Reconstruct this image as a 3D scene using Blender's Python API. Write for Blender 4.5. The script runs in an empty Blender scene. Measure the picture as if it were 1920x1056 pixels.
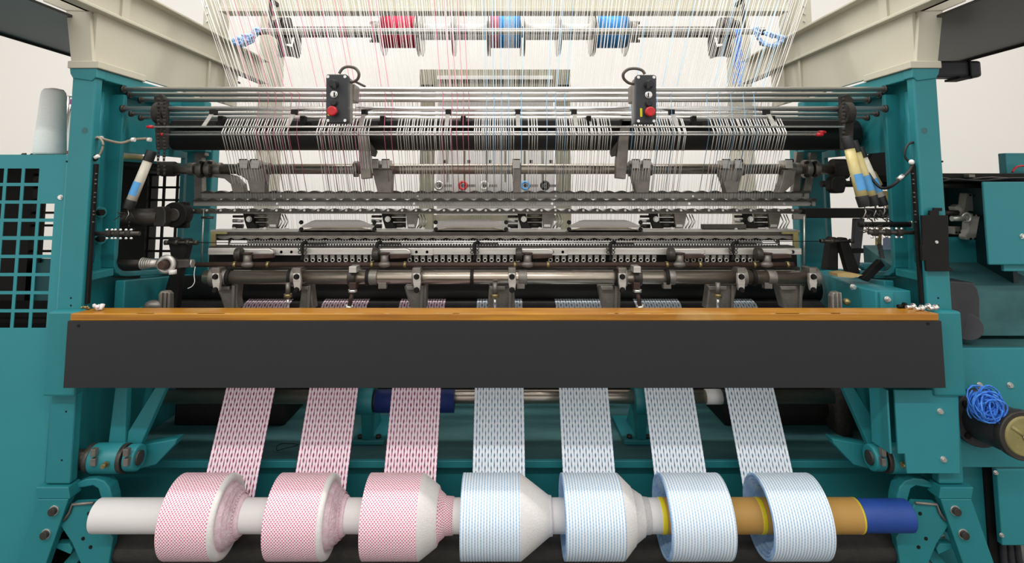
import bpy, math, random
from mathutils import Vector, Matrix
random.seed(7)
C = bpy.context.scene
COL = C.collection
F = 1080.0; CX = 946.0; CY = 255.0; PITCH = math.radians(5.14); CAMZ = 1.55
SP, CP = math.sin(PITCH), math.cos(PITCH)

# ---------------------------------------------------------------- camera, world, lights, exposure
cam_d = bpy.data.cameras.new('camera'); cam = bpy.data.objects.new('camera', cam_d); COL.objects.link(cam)
cam.location = (0, 0, CAMZ); cam.rotation_euler = (math.pi/2 + PITCH, 0, 0)
cam_d.sensor_width = 36.0; cam_d.lens = F*36.0/1920.0
cam_d.shift_x = (960-CX)/1920.0; cam_d.shift_y = -(528-CY)/1920.0
cam_d.clip_start = 0.05; cam_d.clip_end = 60
C.camera = cam
world = bpy.data.worlds.new('world'); C.world = world; world.use_nodes = True
world.node_tree.nodes['Background'].inputs[0].default_value = (1.0, 0.985, 0.96, 1)
world.node_tree.nodes['Background'].inputs[1].default_value = 0.80
def area(name, loc, sx, sy, energy, color=(1, 0.98, 0.95), rot=(0, 0, 0)):
    l = bpy.data.lights.new(name, 'AREA'); l.shape = 'RECTANGLE'; l.size = sx; l.size_y = sy
    l.energy = energy; l.color = color
    o = bpy.data.objects.new(name, l); COL.objects.link(o); o.location = loc; o.rotation_euler = rot
    return o
area('ceiling_tube_light', (-0.6, 2.02, 5.2), 8, 0.18, 140)
area('ceiling_tube_light', (-1.2, -1.95, 5.2), 8, 0.22, 205)
area('ceiling_tube_light', (0, 3.9, 6.0), 13, 0.3, 215)
C.view_settings.view_transform = 'Standard'; C.view_settings.look = 'None'
C.view_settings.exposure = 0.25; C.view_settings.gamma = 1.0; C.view_settings.use_curve_mapping = False

# ---------------------------------------------------------------- geometry of the view: pixel + depth -> point
def W(px, py, Y):
    u = (px-CX)/F; v = (CY-py)/F
    t = Y/(CP - v*SP)
    return Vector((u*t, Y, CAMZ + (SP+v*CP)*t))
def S(py, Y):
    v = (CY-py)/F
    return Y/(CP - v*SP)/F
def mx(px): return 2*CX - px

# ---------------------------------------------------------------- materials
def lin(c):
    out = []
    for x in c:
        x = x/255.0
        out.append(x/12.92 if x <= 0.04045 else ((x+0.055)/1.055)**2.4)
    return (*out, 1.0)
def N(nt, t, **kw):
    n = nt.nodes.new(t)
    for k, v in kw.items():
        if k.startswith('i_'):
            key = k[2:]
            n.inputs[int(key) if key.isdigit() else key].default_value = v
        else: setattr(n, k, v)
    return n
MATS = {}
def mat(name, rgb, rough=0.5, metal=0.0, rgb2=None, scale=6.0, amt=0.5, bump=0.0, bscale=80.0, stretch=None, spec=0.5, emit=None):
    m = bpy.data.materials.new(name); m.use_nodes = True; nt = m.node_tree
    b = nt.nodes['Principled BSDF']
    b.inputs['Roughness'].default_value = rough; b.inputs['Metallic'].default_value = metal
    b.inputs['Specular IOR Level'].default_value = spec
    b.inputs['Base Color'].default_value = lin(rgb)
    tc = N(nt, 'ShaderNodeTexCoord'); src = tc.outputs['Object']
    if stretch:
        mp = N(nt, 'ShaderNodeMapping'); mp.inputs['Scale'].default_value = stretch
        nt.links.new(src, mp.inputs[0]); src = mp.outputs[0]
    if rgb2 is None: rgb2 = tuple(max(0, c*0.86) for c in rgb)
    n = N(nt, 'ShaderNodeTexNoise'); n.inputs['Scale'].default_value = scale; n.inputs['Detail'].default_value = 6
    n.inputs['Roughness'].default_value = 0.6
    nt.links.new(src, n.inputs['Vector'])
    r = N(nt, 'ShaderNodeValToRGB')
    r.color_ramp.elements[0].position = 0.5-0.25*amt-0.02; r.color_ramp.elements[1].position = 0.5+0.25*amt
    r.color_ramp.elements[0].color = lin(rgb2); r.color_ramp.elements[1].color = lin(rgb)
    nt.links.new(n.outputs[0], r.inputs[0]); nt.links.new(r.outputs[0], b.inputs['Base Color'])
    if bump:
        n2 = N(nt, 'ShaderNodeTexNoise'); n2.inputs['Scale'].default_value = bscale; n2.inputs['Detail'].default_value = 3
        nt.links.new(src, n2.inputs['Vector'])
        bp = N(nt, 'ShaderNodeBump'); bp.inputs['Strength'].default_value = bump; bp.inputs['Distance'].default_value = 0.002
        nt.links.new(n2.outputs[0], bp.inputs['Height']); nt.links.new(bp.outputs[0], b.inputs['Normal'])
    MATS[name] = m
    return m
TEAL = (36, 128, 134)
mat('teal', TEAL, 0.45, rgb2=(30, 116, 123), scale=3, amt=1.2, bump=0.15, bscale=60)
mat('teal_panel', (44, 138, 145), 0.5, rgb2=(36, 124, 132), scale=2, amt=1.4, bump=0.05)
mat('teal_dusty', (74, 128, 128), 0.65, rgb2=(22, 62, 68), scale=4, amt=1.1, bump=0.2, stretch=(0.6, 1.6, 1))
mat('cream', (196, 191, 174), 0.5, rgb2=(184, 178, 158), scale=2.5, amt=1.6, bump=0.1, bscale=40)
mat('wall', (238, 235, 230), 0.9, rgb2=(235, 232, 227), scale=0.5, amt=2)
mat('floor', (92, 92, 88), 0.6, rgb2=(70, 70, 68), scale=4, amt=1.5)
mat('steel', (222, 219, 214), 0.32, 0.85, rgb2=(184, 180, 174), scale=5, amt=1.5, stretch=(0.4, 4, 4))
mat('steel_bright', (245, 243, 240), 0.24, 0.85, rgb2=(222, 219, 214), scale=5, amt=1.5, stretch=(0.4, 4, 4))
mat('steel_worn', (206, 200, 188), 0.3, 0.9, rgb2=(146, 124, 106), scale=7, amt=1.3, stretch=(0.7, 3, 3))
mat('steel_cast', (150, 145, 137), 0.45, 0.6, rgb2=(96, 90, 83), scale=18, amt=1.4, bump=0.2)
mat('steel_satin', (222, 219, 211), 0.38, 0.6, rgb2=(168, 164, 156), scale=9, amt=1.4, stretch=(0.6, 1, 8))
mat('steel_dark', (84, 79, 74), 0.42, 0.5, rgb2=(42, 38, 35), scale=14, amt=1.3, bump=0.15)
mat('guide_bar', (182, 177, 170), 0.42, 0.3, rgb2=(156, 151, 144), scale=6, amt=1.4, stretch=(0.5, 1, 5))
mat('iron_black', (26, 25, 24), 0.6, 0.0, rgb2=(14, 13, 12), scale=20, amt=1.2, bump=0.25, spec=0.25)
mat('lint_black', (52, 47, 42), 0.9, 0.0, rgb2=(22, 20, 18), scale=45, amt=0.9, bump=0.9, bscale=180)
mat('roller_black', (42, 40, 38), 0.6, 0.1, rgb2=(28, 27, 26), scale=3, amt=1.5, bump=0.2)
mat('roller_fuzzy', (66, 62, 58), 0.8, 0.0, rgb2=(38, 36, 34), scale=25, amt=1.2, bump=0.6, bscale=150)
mat('board', (33, 34, 36), 0.5, 0.0, rgb2=(29, 30, 32), scale=4, amt=2, bump=0.08, bscale=200)
mat('rust', (84, 62, 52), 0.6, 0.35, rgb2=(50, 38, 32), scale=20, amt=1.3, bump=0.3)
mat('brass', (176, 160, 110), 0.4, 0.8, rgb2=(130, 116, 80), scale=20)
mat('platform', (74, 72, 70), 0.42, 0.35, rgb2=(62, 60, 59), scale=3, amt=2, stretch=(0.4, 3, 1))
mat('paper_white', (226, 222, 220), 0.55, rgb2=(214, 210, 208), scale=4, amt=2)
mat('cardboard', (190, 148, 78), 0.55, rgb2=(178, 134, 66), scale=6, amt=1.6)
mat('blue_plastic', (34, 76, 160), 0.5, rgb2=(26, 60, 132), scale=8, amt=1.2)
mat('blue_sleeve', (30, 52, 118), 0.5, rgb2=(22, 42, 98), scale=8, amt=1.2)
mat('tape_yellow', (230, 208, 30), 0.5)
mat('red', (205, 30, 34), 0.35)
mat('red_tip', (200, 26, 40), 0.4)
mat('yellow', (226, 216, 40), 0.5)
mat('box_black', (44, 46, 50), 0.45, rgb2=(40, 42, 46), bump=0.08, bscale=250)
mat('box_side', (128, 124, 118), 0.5, 0.3)
mat('rubber', (24, 24, 26), 0.5)
mat('cable', (96, 86, 78), 0.55)
mat('cable_pale', (150, 140, 122), 0.6)
mat('yarn_white', (244, 242, 238), 0.8)
mat('yarn_grey', (240, 238, 233), 0.8, rgb2=(214, 210, 204), scale=3)
mat('yarn_pink', (214, 110, 140), 0.8)
mat('yarn_red', (214, 40, 80), 0.8, rgb2=(170, 20, 56), scale=40, stretch=(6, 1, 1))
mat('yarn_blue', (140, 190, 226), 0.8)
mat('yarn_deep', (70, 160, 228), 0.8, rgb2=(40, 120, 195), scale=40, stretch=(6, 1, 1))
mat('rag_blue', (182, 208, 240), 0.9, rgb2=(128, 170, 228), scale=30, amt=1.0)
mat('thread_blue', (80, 150, 236), 0.85, rgb2=(40, 104, 210), scale=60)
mat('lint_white', (236, 228, 226), 0.95, bump=0.8)
mat('cone_yarn', (250, 249, 246), 0.85, rgb2=(238, 236, 232), scale=30, amt=1.5, stretch=(1, 1, 6))
mat('glue_tube', (208, 196, 140), 0.35, rgb2=(190, 172, 112), scale=8)
mat('glue_pale', (214, 208, 190), 0.35)
mat('label_blue', (90, 165, 225), 0.5)
mat('label_white', (226, 224, 218), 0.6)
mat('olive', (150, 146, 124), 0.6, rgb2=(120, 116, 96), scale=3)
mat('purple', (150, 60, 150), 0.5)
mat('tape_glue', (160, 150, 92), 0.6, rgb2=(96, 88, 60), scale=9, amt=1.0)
mat('pale_plastic', (176, 184, 214), 0.6)
mat('shaded_teal', (16, 66, 70), 0.5, rgb2=(8, 22, 24), scale=7, amt=1.2)  # darkened teal: the shade inside the recess is put into the colour
mat('motor', (62, 62, 66), 0.5, 0.2, rgb2=(46, 46, 50), scale=5)
mat('tan_paper', (196, 168, 110), 0.7)
mat('knit_back', (226, 222, 220), 0.9, rgb2=(212, 208, 204), scale=120, amt=1.2, bump=0.7, bscale=220)
mat('knit_back_blue', (172, 200, 230), 0.9, rgb2=(96, 142, 196), scale=22, amt=1.0, bump=0.8, bscale=160)
mat('knit_back_pink', (238, 222, 226), 0.9, rgb2=(218, 176, 190), scale=60, amt=1.0, bump=0.8, bscale=160)

def knit(name, base, dot, pu, pv, mode):
    """wound knit fabric: UV in metres; thread colour in staggered stitches"""
    m = bpy.data.materials.new(name); m.use_nodes = True; nt = m.node_tree; b = nt.nodes['Principled BSDF']
    b.inputs['Roughness'].default_value = 0.9; b.inputs['Specular IOR Level'].default_value = 0.15
    uv = N(nt, 'ShaderNodeUVMap'); sep = N(nt, 'ShaderNodeSeparateXYZ'); nt.links.new(uv.outputs[0], sep.inputs[0])
    def mm(op, a, bb=None, c=None):
        n = N(nt, 'ShaderNodeMath', operation=op)
        for i, q in enumerate((a, bb, c)):
            if q is None: continue
            if isinstance(q, (int, float)): n.inputs[i].default_value = q
            else: nt.links.new(q, n.inputs[i])
        return n.outputs[0]
    nz = N(nt, 'ShaderNodeTexNoise'); nz.inputs['Scale'].default_value = 60; nt.links.new(uv.outputs[0], nz.inputs['Vector'])
    wob = mm('MULTIPLY', mm('SUBTRACT', nz.outputs[0], 0.5), 0.0022)
    u = mm('ADD', sep.outputs[0], wob); v = mm('ADD', sep.outputs[1], wob)
    cu = mm('COSINE', mm('MULTIPLY', u, math.pi/pu)); cv = mm('COSINE', mm('MULTIPLY', v, math.pi/pv))
    if mode == 'dots':
        p = mm('MULTIPLY', cu, cv); lo, hi = 0.05, 0.55
    elif mode == 'lines':
        a = mm('COSINE', mm('MULTIPLY', u, 2*math.pi/pu)); cv2 = mm('MULTIPLY', cu, cv)
        p = mm('ADD', mm('MULTIPLY', a, 0.7), mm('MULTIPLY', cv2, 0.18)); lo, hi = -0.2, 0.85
    else:
        a = mm('COSINE', mm('MULTIPLY', u, 2*math.pi/pu)); p = mm('ADD', a, mm('MULTIPLY', cv, 0.4)); lo, hi = 0.1, 1.1
    mr = N(nt, 'ShaderNodeMapRange', interpolation_type='SMOOTHSTEP')
    mr.inputs[1].default_value = lo; mr.inputs[2].default_value = hi
    nt.links.new(p, mr.inputs[0])
    mixn = N(nt, 'ShaderNodeMix', data_type='RGBA'); nt.links.new(mr.outputs[0], mixn.inputs[0])
    mixn.inputs[6].default_value = lin(base); mixn.inputs[7].default_value = lin(dot)
    nt.links.new(mixn.outputs[2], b.inputs['Base Color'])
    bp = N(nt, 'ShaderNodeBump'); bp.inputs['Strength'].default_value = 0.5; bp.inputs['Distance'].default_value = 0.002
    nt.links.new(p, bp.inputs['Height']); nt.links.new(bp.outputs[0], b.inputs['Normal'])
    MATS[name] = m
knit('roll_pink', (246, 226, 231), (214, 92, 130), 0.0052, 0.0056, 'dots')
knit('roll_blue', (232, 239, 245), (150, 186, 216), 0.0098, 0.005, 'lines')
knit('roll_blue_dots', (234, 240, 246), (158, 192, 220), 0.0098, 0.0045, 'lines')
knit('band_pink', (248, 234, 240), (204, 122, 156), 0.012, 0.01, 'edge')
knit('band_blue', (236, 240, 244), (172, 194, 214), 0.012, 0.01, 'edge')

def wood():
    m = bpy.data.materials.new('wood'); m.use_nodes = True; nt = m.node_tree; b = nt.nodes['Principled BSDF']
    b.inputs['Roughness'].default_value = 0.32
    tc = N(nt, 'ShaderNodeTexCoord'); mp = N(nt, 'ShaderNodeMapping'); mp.inputs['Scale'].default_value = (0.5, 9, 9)
    nt.links.new(tc.outputs['Object'], mp.inputs[0])
    n = N(nt, 'ShaderNodeTexNoise'); n.inputs['Scale'].default_value = 7; n.inputs['Detail'].default_value = 8
    nt.links.new(mp.outputs[0], n.inputs['Vector'])
    r = N(nt, 'ShaderNodeValToRGB'); r.color_ramp.elements[0].position = 0.3; r.color_ramp.elements[1].position = 0.68
    r.color_ramp.elements[0].color = lin((148, 92, 20)); r.color_ramp.elements[1].color = lin((188, 130, 34))
    nt.links.new(n.outputs[0], r.inputs[0])
    n2 = N(nt, 'ShaderNodeTexNoise'); n2.inputs['Scale'].default_value = 2.2; n2.inputs['Detail'].default_value = 4
    nt.links.new(tc.outputs['Object'], n2.inputs['Vector'])
    r2 = N(nt, 'ShaderNodeValToRGB'); r2.color_ramp.elements[0].position = 0.62; r2.color_ramp.elements[1].position = 0.7
    mixn = N(nt, 'ShaderNodeMix', data_type='RGBA'); nt.links.new(n2.outputs[0], r2.inputs[0])
    ml = N(nt, 'ShaderNodeMath', operation='MULTIPLY'); ml.inputs[1].default_value = 0.35; nt.links.new(r2.outputs[0], ml.inputs[0])
    nt.links.new(ml.outputs[0], mixn.inputs[0]); nt.links.new(r.outputs[0], mixn.inputs[6]); mixn.inputs[7].default_value = lin((206, 178, 122))
    nt.links.new(mixn.outputs[2], b.inputs['Base Color'])
    MATS['wood'] = m
wood()

# ---------------------------------------------------------------- mesh builder
class M:
    def __init__(s): s.v = []; s.f = []; s.sm = []; s.mi = []; s.uv = []; s.has_uv = False
    def add(s, vs, fs, smooth=False, mi=0, uvs=None):
        o = len(s.v); s.v += [tuple(p) for p in vs]
        for k, f in enumerate(fs):
            s.f.append(tuple(i+o for i in f)); s.sm.append(smooth[k] if isinstance(smooth, list) else smooth); s.mi.append(mi)
            if uvs is not None: s.uv.append([uvs[i] for i in f]); s.has_uv = True
            else: s.uv.append([(0, 0)]*len(f))
        return s
    def box(s, x0, x1, y0, y1, z0, z1, mi=0):
        if x0 > x1: x0, x1 = x1, x0
        if y0 > y1: y0, y1 = y1, y0
        if z0 > z1: z0, z1 = z1, z0
        vs = [(x0,y0,z0),(x1,y0,z0),(x1,y1,z0),(x0,y1,z0),(x0,y0,z1),(x1,y0,z1),(x1,y1,z1),(x0,y1,z1)]
        return s.add(vs, [(0,3,2,1),(4,5,6,7),(0,1,5,4),(1,2,6,5),(2,3,7,6),(3,0,4,7)], mi=mi)
    def pbox(s, px0, py0, px1, py1, Y, t, mi=0):
        a = W(px0, py0, Y); b = W(px1, py1, Y)
        return s.box(a.x, b.x, Y, Y+t, b.z, a.z, mi)
    def prism(s, poly, Y, t, mi=0):
        """polygon of pixel points on the plane at depth Y, given thickness t away from the camera"""
        P = [W(x, y, Y) for x, y in poly]; n = len(P)
        ar = sum(P[i].x*P[(i+1) % n].z - P[(i+1) % n].x*P[i].z for i in range(n))
        if ar < 0: P = P[::-1]
        vs = [(p.x, Y, p.z) for p in P] + [(p.x, Y+t, p.z) for p in P]
        fs = [tuple(range(n)), tuple(range(2*n-1, n-1, -1))]
        for i in range(n): j = (i+1) % n; fs.append((j, i, i+n, j+n))
        return s.add(vs, fs, mi=mi)
    def prismx(s, poly, x0, x1, mi=0):
        """polygon of (y, z) extruded along X"""
        n = len(poly)
        vs = [(x0, y, z) for y, z in poly] + [(x1, y, z) for y, z in poly]
        fs = [tuple(range(n-1, -1, -1)), tuple(range(n, 2*n))]
        for i in range(n): j = (i+1) % n; fs.append((i, j, j+n, i+n))
        return s.add(vs, fs, mi=mi)
    def cyl(s, p0, p1, r0, r1=None, n=20, caps=True, mi=0):
        p0 = Vector(p0); p1 = Vector(p1); r1 = r0 if r1 is None else r1
        d = (p1-p0).normalized(); a = Vector((0, 0, 1)) if abs(d.z) < 0.9 else Vector((0, 1, 0))
        e1 = d.cross(a).normalized(); e2 = d.cross(e1)
        vs = []
        for p, r in ((p0, r0), (p1, r1)):
            for i in range(n):
                t = 2*math.pi*i/n; vs.append(p + (e1*math.cos(t)+e2*math.sin(t))*r)
        fs = []; sm = []
        for i in range(n): j = (i+1) % n; fs.append((i, j, j+n, i+n)); sm.append(True)
        if caps: fs += [tuple(range(n-1, -1, -1)), tuple(range(n, 2*n))]; sm += [False, False]
        return s.add(vs, fs, sm, mi=mi)
    def lathe(s, prof, y, z, n=48, uv=True, mi=0, open_=True):
        """profile of (x, r) around the line parallel to X through (y, z)"""
        vs = []; uvs = []; fs = []
        L = 0; prev = None
        for k, (x, r) in enumerate(prof):
            if prev: L += math.hypot(x-prev[0], r-prev[1])
            prev = (x, r)
            R = max(q[1] for q in prof)
            for i in range(n+1):
                t = 2*math.pi*i/n; vs.append((x, y+r*math.cos(t), z+r*math.sin(t))); uvs.append((x, t*R))
        for k in range(len(prof)-1):
            for i in range(n):
                a = k*(n+1)+i; fs.append((a, a+1, a+n+2, a+n+1))
        return s.add(vs, fs, True, mi=mi, uvs=uvs)
    def tube(s, pts, r, n=6, mi=0, taper=None):
        pts = [Vector(p) for p in pts]; m = len(pts); vs = []; fs = []; sm = []
        up = None
        for k, p in enumerate(pts):
            d = (pts[min(k+1, m-1)] - pts[max(k-1, 0)]).normalized()
            if up is None: up = Vector((0, 0, 1)) if abs(d.z) < 0.8 else Vector((0, 1, 0))
            e1 = d.cross(up)
            if e1.length < 1e-5: e1 = d.cross(Vector((1, 0, 0)))
            e1.normalize(); e2 = d.cross(e1); up = -e2 if False else up
            rr = r if taper is None else r*taper[k]
            for i in range(n):
                t = 2*math.pi*i/n; vs.append(p + (e1*math.cos(t)+e2*math.sin(t))*rr)
        for k in range(m-1):
            for i in range(n):
                j = (i+1) % n; fs.append((k*n+i, k*n+j, (k+1)*n+j, (k+1)*n+i)); sm.append(True)
        fs += [tuple(range(n-1, -1, -1)), tuple(range((m-1)*n, m*n))]; sm += [False, False]
        return s.add(vs, fs, sm, mi=mi)
    def torus(s, c, R, r, axis='y', n=24, k=8, arc=(0, 2*math.pi), mi=0):
        pts = []
        closed = abs(arc[1]-arc[0]-2*math.pi) < 1e-6
        for i in range(n if closed else n+1):
            t = arc[0]+(arc[1]-arc[0])*i/n
            a, b = R*math.cos(t), R*math.sin(t)
            pts.append(Vector(c) + (Vector((a, 0, b)) if axis == 'y' else Vector((0, a, b)) if axis == 'x' else Vector((a, b, 0))))
        if not closed: return s.tube(pts, r, k, mi)
        vs = []; m = len(pts); ax = {'y': Vector((0,1,0)), 'x': Vector((1,0,0)), 'z': Vector((0,0,1))}[axis]
        for p in pts:
            e = (p-Vector(c)).normalized()
            for j in range(k):
                t = 2*math.pi*j/k; vs.append(p+(e*math.cos(t)+ax*math.sin(t))*r)
        fs = [(i*k+j, i*k+(j+1) % k, ((i+1) % m)*k+(j+1) % k, ((i+1) % m)*k+j) for i in range(m) for j in range(k)]
        return s.add(vs, fs, True, mi=mi)
    def sphere(s, c, r, nu=16, nv=10, sc=(1, 1, 1), mi=0, jit=0):
        vs = [(c[0], c[1], c[2]+r*sc[2])]
        for a in range(1, nv):
            ph = math.pi*a/nv
            for b in range(nu):
                th = 2*math.pi*b/nu; q = 1+random.uniform(-jit, jit)
                vs.append((c[0]+q*r*sc[0]*math.sin(ph)*math.cos(th), c[1]+q*r*sc[1]*math.sin(ph)*math.sin(th), c[2]+q*r*sc[2]*math.cos(ph)))
        vs.append((c[0], c[1], c[2]-r*sc[2])); fs = []
        for b in range(nu): fs.append((0, 1+b, 1+(b+1) % nu))
        for a in range(nv-2):
            for b in range(nu):
                o = 1+a*nu; fs.append((o+b, o+nu+b, o+nu+(b+1) % nu, o+(b+1) % nu))
        o = 1+(nv-2)*nu
        for b in range(nu): fs.append((o+b, len(vs)-1, o+(b+1) % nu))
        return s.add(vs, fs, True, mi=mi)
    def strip(s, xs, zt, zb, y0, y1, mi=0):
        """a bar along X whose top and bottom edges follow zt and zb"""
        n = len(xs); vs = []; fs = []
        for i in range(n): vs += [(xs[i], y0, zb[i]), (xs[i], y0, zt[i]), (xs[i], y1, zt[i]), (xs[i], y1, zb[i])]
        for i in range(n-1):
            a = 4*i; b = a+4
            fs += [(a, b, b+1, a+1), (a+1, b+1, b+2, a+2), (a+2, b+2, b+3, a+3), (a+3, b+3, b, a)]
        fs += [(0, 1, 2, 3), (4*n-1, 4*n-2, 4*n-3, 4*n-4)]
        return s.add(vs, fs, mi=mi)
    def cells(s, xs, zs, on, y0, y1):
        """plate with holes: grid lines xs, zs; on(i, j) says whether cell i, j is solid"""
        nx, nz = len(xs), len(zs); idx = {}; vs = []; fs = []
        def vid(i, j, k):
            if (i, j, k) not in idx: idx[(i, j, k)] = len(vs); vs.append((xs[i], (y0, y1)[k], zs[j]))
            return idx[(i, j, k)]
        g = lambda i, j: 0 <= i < nx-1 and 0 <= j < nz-1 and on(i, j)
        for i in range(nx-1):
            for j in range(nz-1):
                if not g(i, j): continue
                a, b, c, d = (i, j), (i+1, j), (i+1, j+1), (i, j+1)
                fs.append(tuple(vid(*q, 0) for q in (a, b, c, d))); fs.append(tuple(vid(*q, 1) for q in (d, c, b, a)))
                for (p, q, ni, nj) in ((a, b, i, j-1), (b, c, i+1, j), (c, d, i, j+1), (d, a, i-1, j)):
                    if not g(ni, nj): fs.append((vid(*q, 0), vid(*p, 0), vid(*p, 1), vid(*q, 1)))
        return s.add(vs, fs)
def mesh_of(name, m, off, mats):
    me = bpy.data.meshes.new(name)
    ox, oy, oz = off
    me.from_pydata([(a-ox, b-oy, c-oz) for a, b, c in m.v], [], m.f)
    me.polygons.foreach_set('use_smooth', m.sm); me.polygons.foreach_set('material_index', m.mi)
    for mt in mats: me.materials.append(MATS[mt])
    if m.has_uv:
        l = me.uv_layers.new(name='UVMap'); flat = []
        for f in m.uv:
            for a, b in f: flat += [a, b]
        l.data.foreach_set('uv', flat)
    me.update(); return me
WLOC = {}
def obj(name, m, mats, parent=None, bevel=0, label=None, kind=None):
    if isinstance(mats, str): mats = [mats]
    if parent is None:
        xs = [p[0] for p in m.v]; ys = [p[1] for p in m.v]; zs = [p[2] for p in m.v]
        loc = Vector(((min(xs)+max(xs))/2, (min(ys)+max(ys))/2, min(zs)))
    else: loc = WLOC[parent]
    me = mesh_of(name, m, loc, mats); o = bpy.data.objects.new(name, me); COL.objects.link(o)
    if parent is None: o.location = loc
    else: o.parent = parent
    WLOC[o] = loc
    if bevel:
        b = o.modifiers.new('bevel', 'BEVEL'); b.width = bevel; b.segments = 2; b.limit_method = 'ANGLE'; b.angle_limit = math.radians(40)
    if label: o['label'] = label
    if kind: o['kind'] = kind
    return o
def tag(o, label, cat, group=None, kind=None):
    o['label'] = label; o['category'] = cat
    if group: o['group'] = group
    if kind: o['kind'] = kind
    return o
def thing(name, label, cat, loc, group=None):
    o = bpy.data.objects.new(name, None); COL.objects.link(o); o.location = loc; o.empty_display_size = 0.05
    WLOC[o] = Vector(loc); return tag(o, label, cat, group)
def copy_tree(o, d, parent=None):
    c = o.copy(); COL.objects.link(c)
    WLOC[c] = WLOC[o]+Vector(d)
    if parent is None: c.location = o.location+Vector(d)
    else: c.parent = parent
    for ch in list(o.children): copy_tree(ch, d, c)
    return c
def hbar(px0, px1, py, Y, rpx, n=20):
    a = W(px0, py, Y); b = W(px1, py, Y); return M().cyl(a, b, rpx*S(py, Y), n=n)
def xcyl(m, px0, px1, py, Y, rpx, n=20, rp1=None):
    a = W(px0, py, Y); b = W(px1, py, Y); s_ = S(py, Y)
    return m.cyl(a, b, rpx*s_, None if rp1 is None else rp1*s_, n=n)
def bolt_m(px, py, Y, rpx=4, out=0.008, hexn=6):
    p = W(px, py, Y); s_ = S(py, Y)
    m = M().cyl(p-Vector((0, 0.002, 0)), p, rpx*1.35*s_, n=16)
    m.cyl(p-Vector((0, out, 0)), p-Vector((0, 0.002, 0)), rpx*s_, n=hexn); return m

# ================================================================ THE ROOM
def plane_box(name, *a, m='wall'):
    o = obj(name, M().box(*a), m); o['kind'] = 'structure'; return o
plane_box('floor', -7, 7, -3, 8.0, -0.1, 0, m='floor')
plane_box('wall_back', -7, 7, 7.5, 7.6, 0, 6.2)
plane_box('wall_left', -7.1, -7, -3, 7.6, 0, 6.2)
plane_box('wall_right', 7, 7.1, -3, 7.6, 0, 6.2)

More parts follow.
